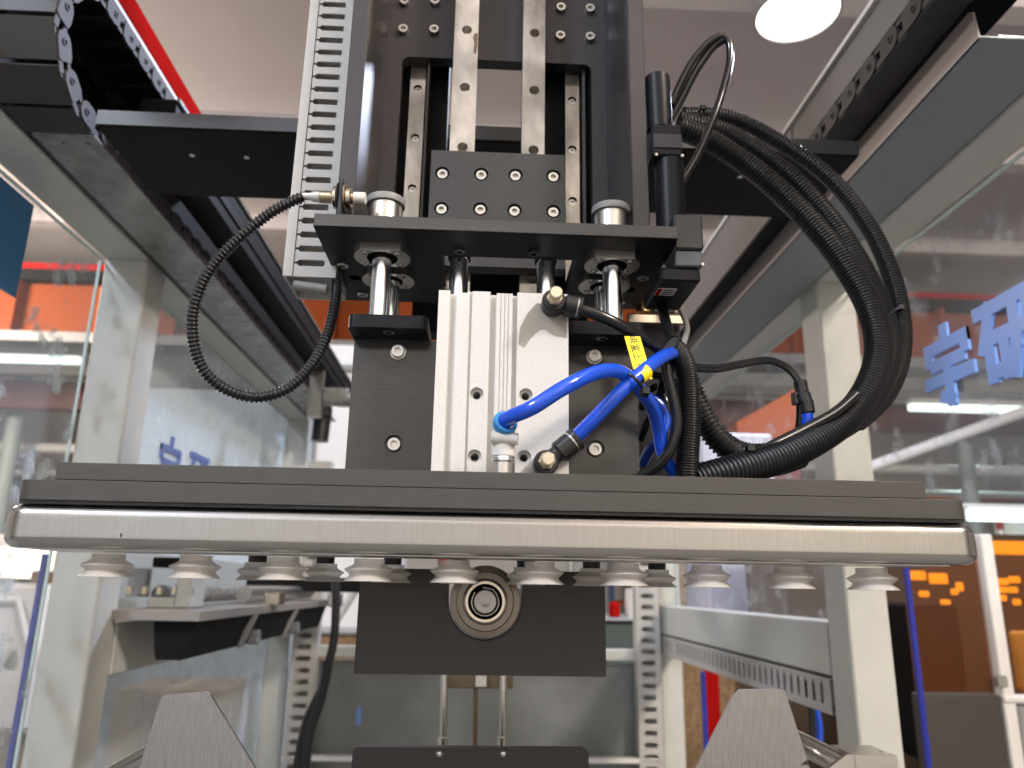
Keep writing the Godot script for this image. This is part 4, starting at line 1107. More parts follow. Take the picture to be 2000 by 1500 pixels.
func flow_valve(at: Vector3, d: Vector3, k: float, label: String) -> void:
	var t := thing("flow_valve", label, "air fitting", at, "black elbow flow valves on the cylinder")
	var z := Vector3.BACK
	part(t, "banjo", lathe([Vector2(0.00710, 0.00000), Vector2(0.00710, 0.01000), Vector2(0.00634, 0.01104), Vector2(0.00000, 0.01104)], at, z, 32), mats["fitting_black"])
	part(t, "hex_nut", lathe([Vector2(0.00000, 0.00000), Vector2(0.00480, 0.00000), Vector2(0.00504, 0.00040), Vector2(0.00504, 0.00336), Vector2(0.00456, 0.00400), Vector2(0.00000, 0.00400)], at + z * 0.01104, z, 6), mats["nickel"])
	var kn := begin()
	var prof := []
	add_lathe(kn, [Vector2(0.00288, 0.00000), Vector2(0.00288, 0.00320), Vector2(0.00352, 0.00360), Vector2(0.00352, 0.00800), Vector2(0.00320, 0.00848), Vector2(0.00000, 0.00848)], at + z * 0.01504, z, 28)
	for i in 24:
		var a := TAU * i / 24
		var q := at + Vector3(cos(a), sin(a), 0) * 0.00356 + z * 0.0189
		add_box(kn, q - Vector3(0.00022, 0.00022, 0), q + Vector3(0.00022, 0.00022, 0.0042), 0.0)
	part(t, "knob", kn.commit(), mats["nickel"])
	var o := at + z * 0.0062
	part(t, "arm", lathe([Vector2(0.00499, 0.003 * k), Vector2(0.00499, 0.009 * k), Vector2(0.00672, 0.0105 * k), Vector2(0.00672, 0.0195 * k), Vector2(0.00634, 0.0200 * k)], o, d, 30), mats["fitting_black"])
	part(t, "metal_ring", lathe([Vector2(0.00576, 0.0198 * k), Vector2(0.00662, 0.0200 * k), Vector2(0.00662, 0.0210 * k), Vector2(0.00576, 0.0212 * k)], o, d, 30), mats["zinc"])
	part(t, "release_ring", lathe([Vector2(0.00576, 0.0211 * k), Vector2(0.00691, 0.0213 * k), Vector2(0.00710, 0.0222 * k), Vector2(0.00710, 0.0238 * k), Vector2(0.00634, 0.0245 * k), Vector2(0.00518, 0.0245 * k), Vector2(0.00499, 0.0230 * k)], o, d, 30), mats["fitting_black"])

func pneumatics() -> void:
	var d1 := (Vector3(0.0600, 1.6118, -0.4275) - Vector3(0.0390, 1.6157, -0.4275)).normalized()
	var d2 := (Vector3(0.0580, 1.5366, -0.4275) - Vector3(0.0382, 1.5201, -0.4275)).normalized()
	flow_valve(Vector3(0.0419, 1.6167, -0.4350), d1, 0.72, "upper black elbow valve with nickel knob near the stain")
	flow_valve(Vector3(0.0377, 1.5189, -0.4350), d2, 0.96, "lower black elbow valve with nickel knob at the cylinder's foot")
	# white vacuum elbow with its blue release ring
	var b := Vector3(0.0128, 1.5125, -0.4120)
	b.y = 1.5078
	var t := thing("vacuum_elbow", "white elbow fitting with blue release ring at the cylinder's foot", "air fitting", b)
	part(t, "hex_base", lathe([Vector2(0, 0), Vector2(0.0070, 0), Vector2(0.0072, 0.0007), Vector2(0.0072, 0.0075), Vector2(0.0066, 0.0085), Vector2(0, 0.0085)], b, Vector3.UP, 6), mats["zinc"])
	part(t, "metal_band", lathe([Vector2(0.0060, 0.0085), Vector2(0.0064, 0.0088), Vector2(0.0064, 0.0096), Vector2(0.0058, 0.0100), Vector2(0.0064, 0.0104), Vector2(0.0064, 0.0112), Vector2(0.0058, 0.0116)], b, Vector3.UP, 30), mats["chrome"])
	part(t, "stem", lathe([Vector2(0.0054, 0.0112), Vector2(0.0066, 0.0116), Vector2(0.0066, 0.0190), Vector2(0.0058, 0.0200), Vector2(0.0058, 0.0260)], b, Vector3.UP, 30), mats["fitting_white"])
	part(t, "cross_barrel", rod(b + Vector3(-0.0070, 0.0212, 0.0052), b + Vector3(0.0080, 0.0204, 0.0052), 0.0034, 0.0006, 24), mats["fitting_white"])
	var ring := Vector3(0.0140, 1.5373, -0.4040)
	var rd := Vector3(0.32, 0.30, 0.90).normalized()
	part(t, "elbow_body", hose([b + Vector3(0, 0.022, -0.001), b + Vector3(0.0005, 0.028, -0.0005), ring - rd * 0.006, ring - rd * 0.001], 0.0061, 0.0, 0.0, 28), mats["fitting_white"])
	part(t, "release_ring", lathe([Vector2(0.0066, -0.0042), Vector2(0.0069, -0.0015), Vector2(0.0065, 0.0), Vector2(0.0050, 0.0005), Vector2(0.0045, 0.0), Vector2(0.0044, -0.003), Vector2(0, -0.003)], ring, rd, 40, false), mats["ring_blue"])
	# blue air tubes
	solo("air_tube", "blue tube arching from the white elbow over the cylinder's edge", "tube", hose([ring - rd * 0.004, ring + rd * 0.004, Vector3(0.0273, 1.5426, -0.3920), Vector3(0.0437, 1.5537, -0.3920), Vector3(0.0619, 1.5653, -0.4020), Vector3(0.0760, 1.5701, -0.4120), Vector3(0.0862, 1.5680, -0.4210), Vector3(0.0956, 1.5625, -0.4320), Vector3(0.1047, 1.5561, -0.4460), Vector3(0.1106, 1.5460, -0.4580), Vector3(0.1152, 1.5314, -0.4660), Vector3(0.1249, 1.5199, -0.4740)], 0.0042, 0.0, 0.0, 22), mats["tube_blue"], "bright blue air tubes")
	solo("air_tube", "straight blue tube from the lower black valve up to the conduit mouth", "tube", hose([Vector3(0.0541, 1.5332, -0.4275), Vector3(0.0659, 1.5450, -0.4210), Vector3(0.0802, 1.5601, -0.4170), Vector3(0.0960, 1.5754, -0.4240), Vector3(0.1113, 1.5886, -0.4400), Vector3(0.1238, 1.5962, -0.4580), Vector3(0.1317, 1.5947, -0.4680)], 0.0042, 0.0, 0.0, 22), mats["tube_blue"], "bright blue air tubes")
	solo("air_tube", "black tube from the upper valve running right to the conduit mouth", "tube", hose([Vector3(0.0576, 1.6124, -0.4275), Vector3(0.0694, 1.6090, -0.4280), Vector3(0.0839, 1.6038, -0.4320), Vector3(0.1002, 1.5978, -0.4400), Vector3(0.1144, 1.5934, -0.4520), Vector3(0.1267, 1.5898, -0.4650)], 0.0036, 0.0, 0.0, 20), mats["tube_black"])
	solo("air_tube", "black tube hanging in a loop from the conduit mouth to the top plate", "tube", hose([Vector3(0.1145, 1.5950, -0.4550), Vector3(0.1169, 1.5799, -0.4550), Vector3(0.1204, 1.5618, -0.4550), Vector3(0.1214, 1.5484, -0.4560), Vector3(0.1175, 1.5346, -0.4580), Vector3(0.1105, 1.5249, -0.4620), Vector3(0.1007, 1.5185, -0.4680)], 0.0034, 0.0, 0.0, 20), mats["tube_black"])
	solo("air_tube", "blue tube curving behind the hanging black loop", "tube", hose([Vector3(0.1102, 1.5777, -0.5000), Vector3(0.1172, 1.5761, -0.5000), Vector3(0.1244, 1.5691, -0.5000), Vector3(0.1254, 1.5584, -0.5000), Vector3(0.1198, 1.5484, -0.5000), Vector3(0.1159, 1.5424, -0.5100), Vector3(0.1136, 1.5351, -0.5200)], 0.0036, 0.0, 0.0, 18), mats["tube_blue"], "bright blue air tubes")
	solo("air_tube", "black tube standing from the actuator into the conduit mouth", "tube", hose([Vector3(0.1245, 1.6550, -0.5000), Vector3(0.1243, 1.6358, -0.4900), Vector3(0.1235, 1.6158, -0.4750), Vector3(0.1237, 1.5984, -0.4650)], 0.0036, 0.0, 0.0, 18), mats["tube_black"])
	solo("signal_cable", "thin grey cable arching from the brass fitting to the conduit", "cable", hose([Vector3(0.1376, 1.6713, -0.5500), Vector3(0.1437, 1.6642, -0.5400), Vector3(0.1449, 1.6485, -0.5200), Vector3(0.1432, 1.6287, -0.5000), Vector3(0.1349, 1.6113, -0.4800), Vector3(0.1283, 1.5966, -0.4700)], 0.0020, 0.0, 0.0, 14), mats["grey_steel"])
	solo("signal_cable", "thin black cable loop behind the label from bracket to conduit", "cable", hose([Vector3(0.1115, 1.6239, -0.5000), Vector3(0.1093, 1.6088, -0.5000), Vector3(0.1110, 1.5942, -0.4900), Vector3(0.1182, 1.5869, -0.4800), Vector3(0.1233, 1.5895, -0.4700)], 0.0026, 0.0, 0.0, 14), mats["tube_black"])
	solo("air_tube", "thin black tube curling behind the upright conduit to the top plate", "tube", hose([Vector3(0.1122, 1.5722, -0.5150), Vector3(0.1150, 1.5822, -0.5100), Vector3(0.1223, 1.5866, -0.5050), Vector3(0.1260, 1.5745, -0.5000), Vector3(0.1268, 1.5585, -0.5000), Vector3(0.1241, 1.5408, -0.5000), Vector3(0.1186, 1.5304, -0.5050), Vector3(0.1132, 1.5230, -0.5100)], 0.0026, 0.0, 0.0, 16), mats["tube_black"])
	solo("air_tube", "thin black tube leaving the mounting plate's edge below the label", "tube", hose([Vector3(0.1119, 1.5513, -0.5200), Vector3(0.1155, 1.5613, -0.5150), Vector3(0.1204, 1.5713, -0.5100), Vector3(0.1226, 1.5799, -0.5000), Vector3(0.1227, 1.5898, -0.4900)], 0.0030, 0.0, 0.0, 16), mats["tube_black"])
	# yellow label folded round the straight blue tube
	var la := thing("tube_label", "yellow flag label with black characters on the straight blue tube", "label", Vector3(0.0938, 1.5691, -0.4240))
	var A := Vector3(0.0847, 1.5969, -0.4300)
	var B := Vector3(0.0942, 1.5953, -0.4300)
	var D := Vector3(0.0894, 1.5690, -0.4220)
	var ux := (D - A).normalized()
	var uy := (B - A)
	uy = (uy - ux * uy.dot(ux)).normalized()
	var len_ := (D - A).length()
	var wid := (B - A).length()
	var sheet := PackedVector2Array([Vector2(0, 0), Vector2(len_, 0), Vector2(len_ + 0.002, wid), Vector2(0.001, wid)])
	part(la, "flag", prism(sheet, A, ux, uy, 0.00025), mats["label_yellow"])
	var wdir := (Vector3(0.0988, 1.5776, -0.4250) - Vector3(0.0897, 1.5692, -0.4205)).normalized()
	part(la, "wrap", lathe([Vector2(0.0043, 0), Vector2(0.0046, 0), Vector2(0.0046, 0.0075), Vector2(0.0043, 0.0075)], Vector3(0.0906, 1.5689, -0.4205), wdir, 28), mats["label_yellow"])
	var ink := begin()
	var words_ := [
		[[0.5, 7, 3, 7], [0.5, 7, 0.5, 3], [3, 7, 3, 3], [0.5, 3, 3, 3], [4, 9, 8, 9], [8, 9, 7, 6], [7, 6, 9, 6], [9, 6, 6, 1], [5.4, 9, 4, 1], [5.4, 5, 9.6, 1]],
		[[5, 10, 1, 7], [5, 10, 9, 7], [3, 7, 7, 7], [3, 5.6, 7, 5.6], [3, 5.6, 3, 4], [7, 5.6, 7, 4], [3, 4, 7, 4], [2, 3, 8, 3], [2, 3, 2, 0.6], [8, 3, 8, 0.6], [4, 3, 4, 0.6], [6, 3, 6, 0.6], [0.5, 0.6, 9.5, 0.6]],
		[[5, 9.5, 5, 0.8], [5, 5.4, 8.4, 5.4], [0.6, 0.8, 9.4, 0.8]],
		[[0.6, 9, 9.4, 9], [5, 9, 5, 0.4], [5, 6.4, 7.6, 4.6]],
		[[3, 9.6, 1, 7], [2.4, 8, 9, 8], [2.8, 6.2, 8, 6.2], [1.6, 4.4, 7.6, 4.4], [7.6, 4.4, 9.4, 1]]]
	var cell := len_ / 5.0
	for w in words_.size():
		for s in words_[w]:
			var k := cell * 0.92 / 10.0
			var off := Vector2(cell * w + cell * 0.05, (wid - cell * 0.92) * 0.5)
			stroke(ink, Vector2(s[0], s[1]) * k + off, Vector2(s[2], s[3]) * k + off, 0.00048, A, ux, uy, 0.00006, 0.00026)
	part(la, "lettering", ink.commit(), mats["ink"])
	# zip tie that binds both blue tubes
	var zt := thing("zip_tie", "black zip tie round the crossing blue tubes beside the label", "zip tie", Vector3(0.0906, 1.5677, -0.4250), "black zip ties")
	part(zt, "strap", hose([Vector3(0.0835, 1.5688, -0.4130), Vector3(0.0865, 1.5659, -0.4110), Vector3(0.0903, 1.5623, -0.4130), Vector3(0.0947, 1.5594, -0.4200), Vector3(0.0974, 1.5607, -0.4320), Vector3(0.0925, 1.5696, -0.4400), Vector3(0.0863, 1.5730, -0.4300), Vector3(0.0837, 1.5694, -0.4140)], 0.0010, 0.0, 0.0, 10), mats["tube_black"])
	part(zt, "head", box(0.0903, 0.0950, 1.5564, 1.5609, -0.417, -0.410, 0.0006), mats["tube_black"])

func hoses() -> void:
	# sensor lead in fine corrugated hose, hanging in a loop left of the column
	solo("corrugated_hose", "thin black corrugated hose looping left from sensor down to duct", "hose", hose([Vector3(-0.1193, 1.6932, -0.4520), Vector3(-0.1263, 1.6899, -0.4520), Vector3(-0.1386, 1.6814, -0.4520), Vector3(-0.1539, 1.6663, -0.4520), Vector3(-0.1699, 1.6483, -0.4550), Vector3(-0.1791, 1.6306, -0.4570), Vector3(-0.1828, 1.6110, -0.4600), Vector3(-0.1802, 1.5918, -0.4630), Vector3(-0.1725, 1.5768, -0.4660), Vector3(-0.1591, 1.5670, -0.4700), Vector3(-0.1427, 1.5641, -0.4750), Vector3(-0.1268, 1.5705, -0.4800), Vector3(-0.1143, 1.5866, -0.4870), Vector3(-0.1064, 1.6094, -0.4940), Vector3(-0.1035, 1.6338, -0.5000), Vector3(-0.1040, 1.6533, -0.5060), Vector3(-0.1064, 1.6715, -0.5120)], 0.0038, 0.0027, 0.0010, 18, 6), mats["hose_black"], "black corrugated hoses")
	# upright conduit that stands on the top plate
	solo("corrugated_hose", "upright finely ribbed black conduit with tubes entering its open top", "hose", hose([Vector3(0.1185, 1.5989, -0.4520), Vector3(0.1252, 1.5943, -0.4560), Vector3(0.1301, 1.5834, -0.4600), Vector3(0.1315, 1.5671, -0.4620), Vector3(0.1307, 1.5473, -0.4620), Vector3(0.1290, 1.5311, -0.4620), Vector3(0.1284, 1.5167, -0.4620)], 0.0073, 0.0017, 0.0008, 24, 6), mats["hose_black"], "black corrugated hoses")
	part(get_node(numbered_last("corrugated_hose")), "mouth", lathe([Vector2(0.0060, 0.0), Vector2(0.0075, 0.0), Vector2(0.0075, 0.001)], Vector3(0.1182, 1.5992, -0.4520), Vector3(0.1182, 1.5992, -0.4520) - Vector3(0.1252, 1.5943, -0.4560), 24), mats["hose_black"])
	# the big bundle on the right
	var P := 0.0031
	solo("corrugated_hose", "thick black conduit on the inside front of the big right loop", "hose", hose([Vector3(0.1665, 1.8427, -0.5800), Vector3(0.2015, 1.8312, -0.5850), Vector3(0.2407, 1.8010, -0.5850), Vector3(0.2738, 1.7604, -0.5800), Vector3(0.2961, 1.7164, -0.5700), Vector3(0.3065, 1.6704, -0.5550), Vector3(0.3018, 1.6313, -0.5400), Vector3(0.2842, 1.5984, -0.5250), Vector3(0.2569, 1.5695, -0.5100), Vector3(0.2248, 1.5487, -0.4950), Vector3(0.1899, 1.5329, -0.4800), Vector3(0.1592, 1.5234, -0.4700), Vector3(0.1330, 1.5157, -0.4650)], 0.0104, P, 0.0016, 20, 6), mats["hose_black"], "black corrugated hoses")
	solo("corrugated_hose", "middle black conduit of the big right loop", "hose", hose([Vector3(0.1725, 1.8626, -0.6000), Vector3(0.2185, 1.8553, -0.6050), Vector3(0.2639, 1.8241, -0.6050), Vector3(0.2979, 1.7792, -0.6000), Vector3(0.3189, 1.7286, -0.5900), Vector3(0.3268, 1.6764, -0.5750), Vector3(0.3213, 1.6382, -0.5600), Vector3(0.2986, 1.6021, -0.5400), Vector3(0.2694, 1.5731, -0.5250), Vector3(0.2394, 1.5565, -0.5150)], 0.0096, P, 0.0016, 20, 6), mats["hose_black"], "black corrugated hoses")
	solo("corrugated_hose", "outermost black conduit of the big right loop", "hose", hose([Vector3(0.1834, 1.8838, -0.6200), Vector3(0.2317, 1.8856, -0.6250), Vector3(0.2793, 1.8602, -0.6250), Vector3(0.3203, 1.8211, -0.6200), Vector3(0.3458, 1.7671, -0.6100), Vector3(0.3545, 1.7175, -0.6000), Vector3(0.3492, 1.6695, -0.5850), Vector3(0.3346, 1.6311, -0.5700), Vector3(0.3108, 1.5982, -0.5550), Vector3(0.2783, 1.5728, -0.5400)], 0.0080, P, 0.0014, 18, 6), mats["hose_black"], "black corrugated hoses")
	solo("corrugated_hose", "black conduit dipping from the upright conduit under the big loop", "hose", hose([Vector3(0.1395, 1.5931, -0.5000), Vector3(0.1504, 1.5669, -0.5000), Vector3(0.1618, 1.5488, -0.5000), Vector3(0.1769, 1.5379, -0.5000), Vector3(0.1978, 1.5347, -0.5050), Vector3(0.2221, 1.5423, -0.5150)], 0.0092, P, 0.0016, 20, 6), mats["hose_black"], "black corrugated hoses")
	solo("corrugated_hose", "slimmer black conduit above the dipping one left of the loop", "hose", hose([Vector3(0.1498, 1.5965, -0.5350), Vector3(0.1651, 1.5676, -0.5350), Vector3(0.1801, 1.5529, -0.5350), Vector3(0.1962, 1.5473, -0.5350), Vector3(0.2159, 1.5492, -0.5350)], 0.0070, P, 0.0014, 18, 6), mats["hose_black"], "black corrugated hoses")
	solo("signal_cable", "smooth black cable along the inner side of the big loop", "cable", hose([Vector3(0.2597, 1.5837, -0.5000), Vector3(0.2408, 1.5690, -0.4950), Vector3(0.2170, 1.5559, -0.4900), Vector3(0.1962, 1.5454, -0.4850), Vector3(0.1794, 1.5367, -0.4800), Vector3(0.1656, 1.5313, -0.4780)], 0.0035, 0.0, 0.0, 16), mats["hose_black"])
	# two thin cables to the in-line connector
	for k in 2:
		solo("signal_cable", ["upper thin cable running right from the upright conduit to the connector", "lower thin cable running right from the upright conduit to the connector"][k], "cable", hose([Vector3(0.1382, 1.5916, -0.4700) + Vector3(0, -0.0022 * k, 0), Vector3(0.1563, 1.5944, -0.4800) + Vector3(0, -0.0022 * k, 0), Vector3(0.1775, 1.6012, -0.4900) + Vector3(0, -0.0020 * k, 0), Vector3(0.2001, 1.6071, -0.5000) + Vector3(0, -0.0018 * k, 0), Vector3(0.2156, 1.6035, -0.5050) + Vector3(-0.0012 * k, -0.0014 * k, 0), Vector3(0.2222, 1.5943, -0.5050) + Vector3(-0.0016 * k, 0, 0), Vector3(0.2238, 1.5869, -0.5050) + Vector3(-0.0018 * k, 0, 0)], 0.0019, 0.0, 0.0, 14), mats["tube_black"], "thin cables to the connector")
	var c := thing("inline_connector", "small black in-line connector hanging below the thin cables", "connector", Vector3(0.2234, 1.5821, -0.5050))
	part(c, "body", rod(Vector3(0.2229, 1.5936, -0.5050), Vector3(0.2242, 1.5832, -0.5050), 0.0046, 0.0006), mats["fitting_black"])
	part(c, "coupling", rod(Vector3(0.2227, 1.5842, -0.5030), Vector3(0.2243, 1.5769, -0.5030), 0.0056, 0.0008), mats["fitting_black"])
	part(c, "branch", rod(Vector3(0.2247, 1.5788, -0.5020), Vector3(0.2254, 1.5694, -0.5020), 0.0050, 0.0008), mats["fitting_black"])
	part(c, "tab", box(0.2163, 0.2203, 1.5760, 1.5848, -0.507, -0.501, 0.0006), mats["fitting_black"])
	solo("air_tube", "short blue tube hanging from the in-line connector", "tube", hose([Vector3(0.2251, 1.5701, -0.5020), Vector3(0.2247, 1.5601, -0.5040), Vector3(0.2213, 1.5511, -0.5080), Vector3(0.2145, 1.5437, -0.5120)], 0.0039, 0.0, 0.0, 18), mats["tube_blue"], "bright blue air tubes")
	solo("signal_cable", "black cable hanging beside the short blue tube", "cable", hose([Vector3(0.2235, 1.5766, -0.5080), Vector3(0.2225, 1.5631, -0.5100), Vector3(0.2212, 1.5538, -0.5150), Vector3(0.2153, 1.5459, -0.5200)], 0.0030, 0.0, 0.0, 14), mats["tube_black"])
	# thin cable loop above the actuator
	solo("signal_cable", "thin glossy black cable looping up above the actuator", "cable", hose([Vector3(0.1443, 1.8227, -0.5200), Vector3(0.1521, 1.8419, -0.5200), Vector3(0.1631, 1.8640, -0.5200), Vector3(0.1779, 1.8834, -0.5200), Vector3(0.1888, 1.8899, -0.5200), Vector3(0.1944, 1.8833, -0.5200), Vector3(0.1938, 1.8656, -0.5200), Vector3(0.1850, 1.8351, -0.5150), Vector3(0.1727, 1.8010, -0.5100), Vector3(0.1569, 1.7651, -0.5000), Vector3(0.1423, 1.7386, -0.4900), Vector3(0.1367, 1.7256, -0.4820)], 0.0030, 0.0, 0.0, 18), mats["tube_black"])
	solo("signal_cable", "second thin black cable inside the loop above the actuator", "cable", hose([Vector3(0.1439, 1.8121, -0.5250), Vector3(0.1538, 1.8314, -0.5250), Vector3(0.1667, 1.8584, -0.5250), Vector3(0.1823, 1.8827, -0.5250), Vector3(0.1902, 1.8877, -0.5220)], 0.0034, 0.0, 0.0, 18), mats["tube_black"])
	for e in [[Vector3(0.3426, 1.6787, -0.5750), "black zip tie at the outer side of the big loop", Vector3(0.3133, 1.6600, -0.5450), Vector3(0.3358, 1.6747, -0.5650)], [Vector3(0.1712, 1.5380, -0.4700), "black zip tie standing up where the dipping conduits meet", Vector3(0.1690, 1.5240, -0.4680), Vector3(0.1712, 1.5367, -0.4700)], [Vector3(0.1847, 1.8562, -0.5700), "small black zip tie tail on top of the conduit bundle", Vector3(0.1834, 1.8470, -0.5700), Vector3(0.1847, 1.8552, -0.5700)]]:
		var z := thing("zip_tie", e[1], "zip tie", e[0], "black zip ties")
		var p: Vector3 = e[0]
		part(z, "head", box(p.x - 0.0022, p.x + 0.0034, p.y - 0.0022, p.y + 0.0022, p.z - 0.003, p.z + 0.003, 0.0005), mats["tube_black"])
		part(z, "strap", hose([e[2], ((e[2] + e[3]) as Vector3) / 2.0 + Vector3(0, 0, 0.002), e[3]], 0.0012, 0.0, 0.0, 10), mats["tube_black"])
	# cables far back
	solo("signal_cable", "black cable bundle dropping into the left rear duct's top", "cable", hose([Vector3(-0.5333, 2.0308, -2.2800), Vector3(-0.4948, 2.0019, -2.2700), Vector3(-0.4762, 1.9624, -2.2700), Vector3(-0.4785, 1.9149, -2.2700), Vector3(-0.4805, 1.8647, -2.2700)], 0.026, 0.0, 0.0, 14), mats["hose_black"])
	solo("signal_cable", "black cables hanging left of the pulley block at the back", "cable", hose([Vector3(-0.3374, 1.4646, -1.9000), Vector3(-0.3317, 1.4057, -1.9000), Vector3(-0.3304, 1.3248, -1.9000), Vector3(-0.3417, 1.2567, -1.9000), Vector3(-0.3505, 1.1900, -1.9000), Vector3(-0.3683, 1.1246, -1.9000), Vector3(-0.3726, 1.0394, -1.9000)], 0.010, 0.0, 0.0, 12), mats["hose_black"])
	solo("signal_cable", "second black cable hanging beside the left rear duct", "cable", hose([Vector3(-0.3406, 1.2724, -1.9000), Vector3(-0.3497, 1.2208, -1.9200), Vector3(-0.3832, 1.1493, -1.9500), Vector3(-0.3965, 1.0828, -1.9500), Vector3(-0.4009, 1.0264, -1.9500)], 0.012, 0.0, 0.0, 12), mats["hose_black"])
	solo("signal_cable", "black cable hanging below the right low rail", "cable", hose([Vector3(0.5817, 1.3006, -1.4000), Vector3(0.5869, 1.2755, -1.4000), Vector3(0.5894, 1.2424, -1.4000), Vector3(0.5852, 1.1933, -1.4000)], 0.006, 0.0, 0.0, 12), mats["hose_black"])
	solo("air_tube", "blue tube hanging beside the cable below the right low rail", "tube", hose([Vector3(0.5978, 1.2815, -1.4200), Vector3(0.6063, 1.2520, -1.4200), Vector3(0.6094, 1.2145, -1.4200), Vector3(0.6037, 1.1816, -1.4200)], 0.006, 0.0, 0.0, 12), mats["tube_blue"])

func numbered_last(called: String) -> String:
	var n: int = counts[called] - 1
	return called if n == 0 else "%s_%03d" % [called, n]

func lower_machine() -> void:
	# block with the pulley in its notch
	var pb := thing("pulley_block", "dark grey plate block with a U-shaped notch below the tray", "block", Vector3(0.005, 1.391, -0.575))
	csg_part(pb, "block", [csg_box(-0.0822, 0.0923, 1.3912, 1.4620, -0.590, -0.560), csg_cyl(Vector3(0.0068, 1.4403, -0.575), Vector3.BACK, 0.0266, 0.06), csg_box(-0.0198, 0.0334, 1.4403, 1.47, -0.60, -0.55, CSGShape3D.OPERATION_SUBTRACTION)], mats["pulley_black"])
	var pu := thing("pulley", "round dark steel pulley with a bright bearing in the notched block", "pulley", Vector3(0.0068, 1.4403, -0.575))
	var at := Vector3(0.0068, 1.4403, -0.560)
	part(pu, "wheel", lathe([Vector2(0.0, -0.022), Vector2(0.0250, -0.022), Vector2(0.0250, -0.001), Vector2(0.0246, 0.0), Vector2(0.0205, 0.0004), Vector2(0.0200, -0.0012), Vector2(0.0160, -0.0012), Vector2(0.0155, 0.0), Vector2(0.0142, 0.0004)], at, Vector3.BACK, 48), mat("pulley_steel", Color(0.20, 0.175, 0.15), 0.26, 1.0))
	part(pu, "bearing_ring", lathe([Vector2(0.0142, 0.0), Vector2(0.0140, 0.0012), Vector2(0.0122, 0.0012), Vector2(0.0120, -0.002)], at, Vector3.BACK, 44), mats["nickel"])
	part(pu, "seal", lathe([Vector2(0.0121, -0.0015), Vector2(0.0080, -0.0015)], at, Vector3.BACK, 40), mats["hole_dark"])
	part(pu, "clip_ring", hose([at + Vector3(-0.0075, 0.0062, 0.0006), at + Vector3(-0.0097, 0.0, 0.0006), at + Vector3(-0.0070, -0.0068, 0.0006), at + Vector3(0.0, -0.0097, 0.0006), at + Vector3(0.0070, -0.0068, 0.0006), at + Vector3(0.0097, 0.0, 0.0006), at + Vector3(0.0060, 0.0078, 0.0006), at + Vector3(-0.002, 0.0095, 0.0006)], 0.0006, 0.0, 0.0, 8), mats["zinc"])
	part(pu, "hub", lathe([Vector2(0.0082, -0.003), Vector2(0.0082, 0.0020), Vector2(0.0076, 0.0027), Vector2(0.0040, 0.00275), Vector2(0.0012, 0.0024), Vector2(0, 0.0024)], at, Vector3.BACK, 40), mat("turned_steel", Color(0.42, 0.40, 0.38), 0.32, 1.0))
	# black plate at the foot of the picture
	var lp := thing("guard_plate", "black plate with two screws at the bottom edge of the view", "plate", Vector3(0, 1.27, -0.625))
	var pp := PackedVector2Array([Vector2(-0.0882, 1.24)])
	pp.append_array(arc(Vector2(-0.0842, 1.3298), 0.004, PI, PI / 2.0, 5))
	pp.append_array(arc(Vector2(0.0842, 1.3298), 0.004, PI / 2.0, 0.0, 5))
	pp.append(Vector2(0.0882, 1.24))
	part(lp, "plate", prism(pp, Vector3(0, 0, -0.63), Vector3.RIGHT, Vector3.UP, 0.009), mats["black_anodised"])
	for p in [Vector3(-0.0239, 1.3297, -0.6210), Vector3(0.0239, 1.3300, -0.6210)]:
		part(lp, "screw", lathe([Vector2(0.0026, 0), Vector2(0.0022, 0.0010), Vector2(0.0012, 0.0016), Vector2(0, 0.0018)], p, Vector3.BACK, 20, true), mats["zinc"])
	var pr := thing("pusher_frame", "brown plate with two slim steel rods above the guard plate", "frame", Vector3(0, 1.3, -0.75))
	part(pr, "plate", box(-0.0295, 0.0367, 1.3598, 1.3731, -0.76, -0.75, 0.0006), mat("bronze", Color(0.20, 0.15, 0.09), 0.4, 0.4))
	part(pr, "block", box(0.0017, 0.0125, 1.3619, 1.3720, -0.7495, -0.743, 0.0006), mats["zinc"])
	for e in [[862, 868], [977, 985]]:
		pass
	part(pr, "rod", rod(Vector3(-0.0266, 1.3751, -0.7400), Vector3(-0.0253, 1.3075, -0.7400), 0.0034), mats["zinc"])
	part(pr, "rod", rod(Vector3(0.0272, 1.3757, -0.7400), Vector3(0.0276, 1.3079, -0.7400), 0.0034), mats["zinc"])
	part(pr, "strap", rod(Vector3(0.0023, 1.3592, -0.7550), Vector3(0.0032, 1.2963, -0.7550), 0.0022), mats["bronze"])
	part(pr, "rod_end", rod(Vector3(-0.0257, 1.3204, -0.7380), Vector3(-0.0252, 1.3079, -0.7380), 0.0046), mats["zinc"])
	part(pr, "rod_end", rod(Vector3(0.0272, 1.3209, -0.7380), Vector3(0.0275, 1.3083, -0.7380), 0.0046), mats["zinc"])
	# tapered plates either side
	for e in [["left tapered brushed steel plate rising from the bottom edge", [Vector3(-0.2439, 1.3084, -0.6200), Vector3(-0.2326, 1.3661, -0.6200), Vector3(-0.2299, 1.3686, -0.6200), Vector3(-0.2008, 1.3711, -0.6200), Vector3(-0.1968, 1.3693, -0.6200), Vector3(-0.1506, 1.3090, -0.6200)]], ["right tapered brushed steel plate rising from the bottom edge", [Vector3(0.1634, 1.3110, -0.6200), Vector3(0.2014, 1.3743, -0.6200), Vector3(0.2051, 1.3769, -0.6200), Vector3(0.2369, 1.3777, -0.6200), Vector3(0.2416, 1.3755, -0.6200), Vector3(0.2593, 1.3116, -0.6200)]]]:
		var o: Vector3 = e[1][0]
		var w := PackedVector2Array()
		for p in e[1]:
			w.append(Vector2(p.x, p.y))
		w.append(Vector2(w[5].x + 0.012, 1.16))
		w.append(Vector2(w[0].x - 0.012, 1.16))
		var g := thing("guide_plate", e[0], "plate", Vector3(o.x + 0.04, 1.16, -0.62), "tapered brushed guide plates")
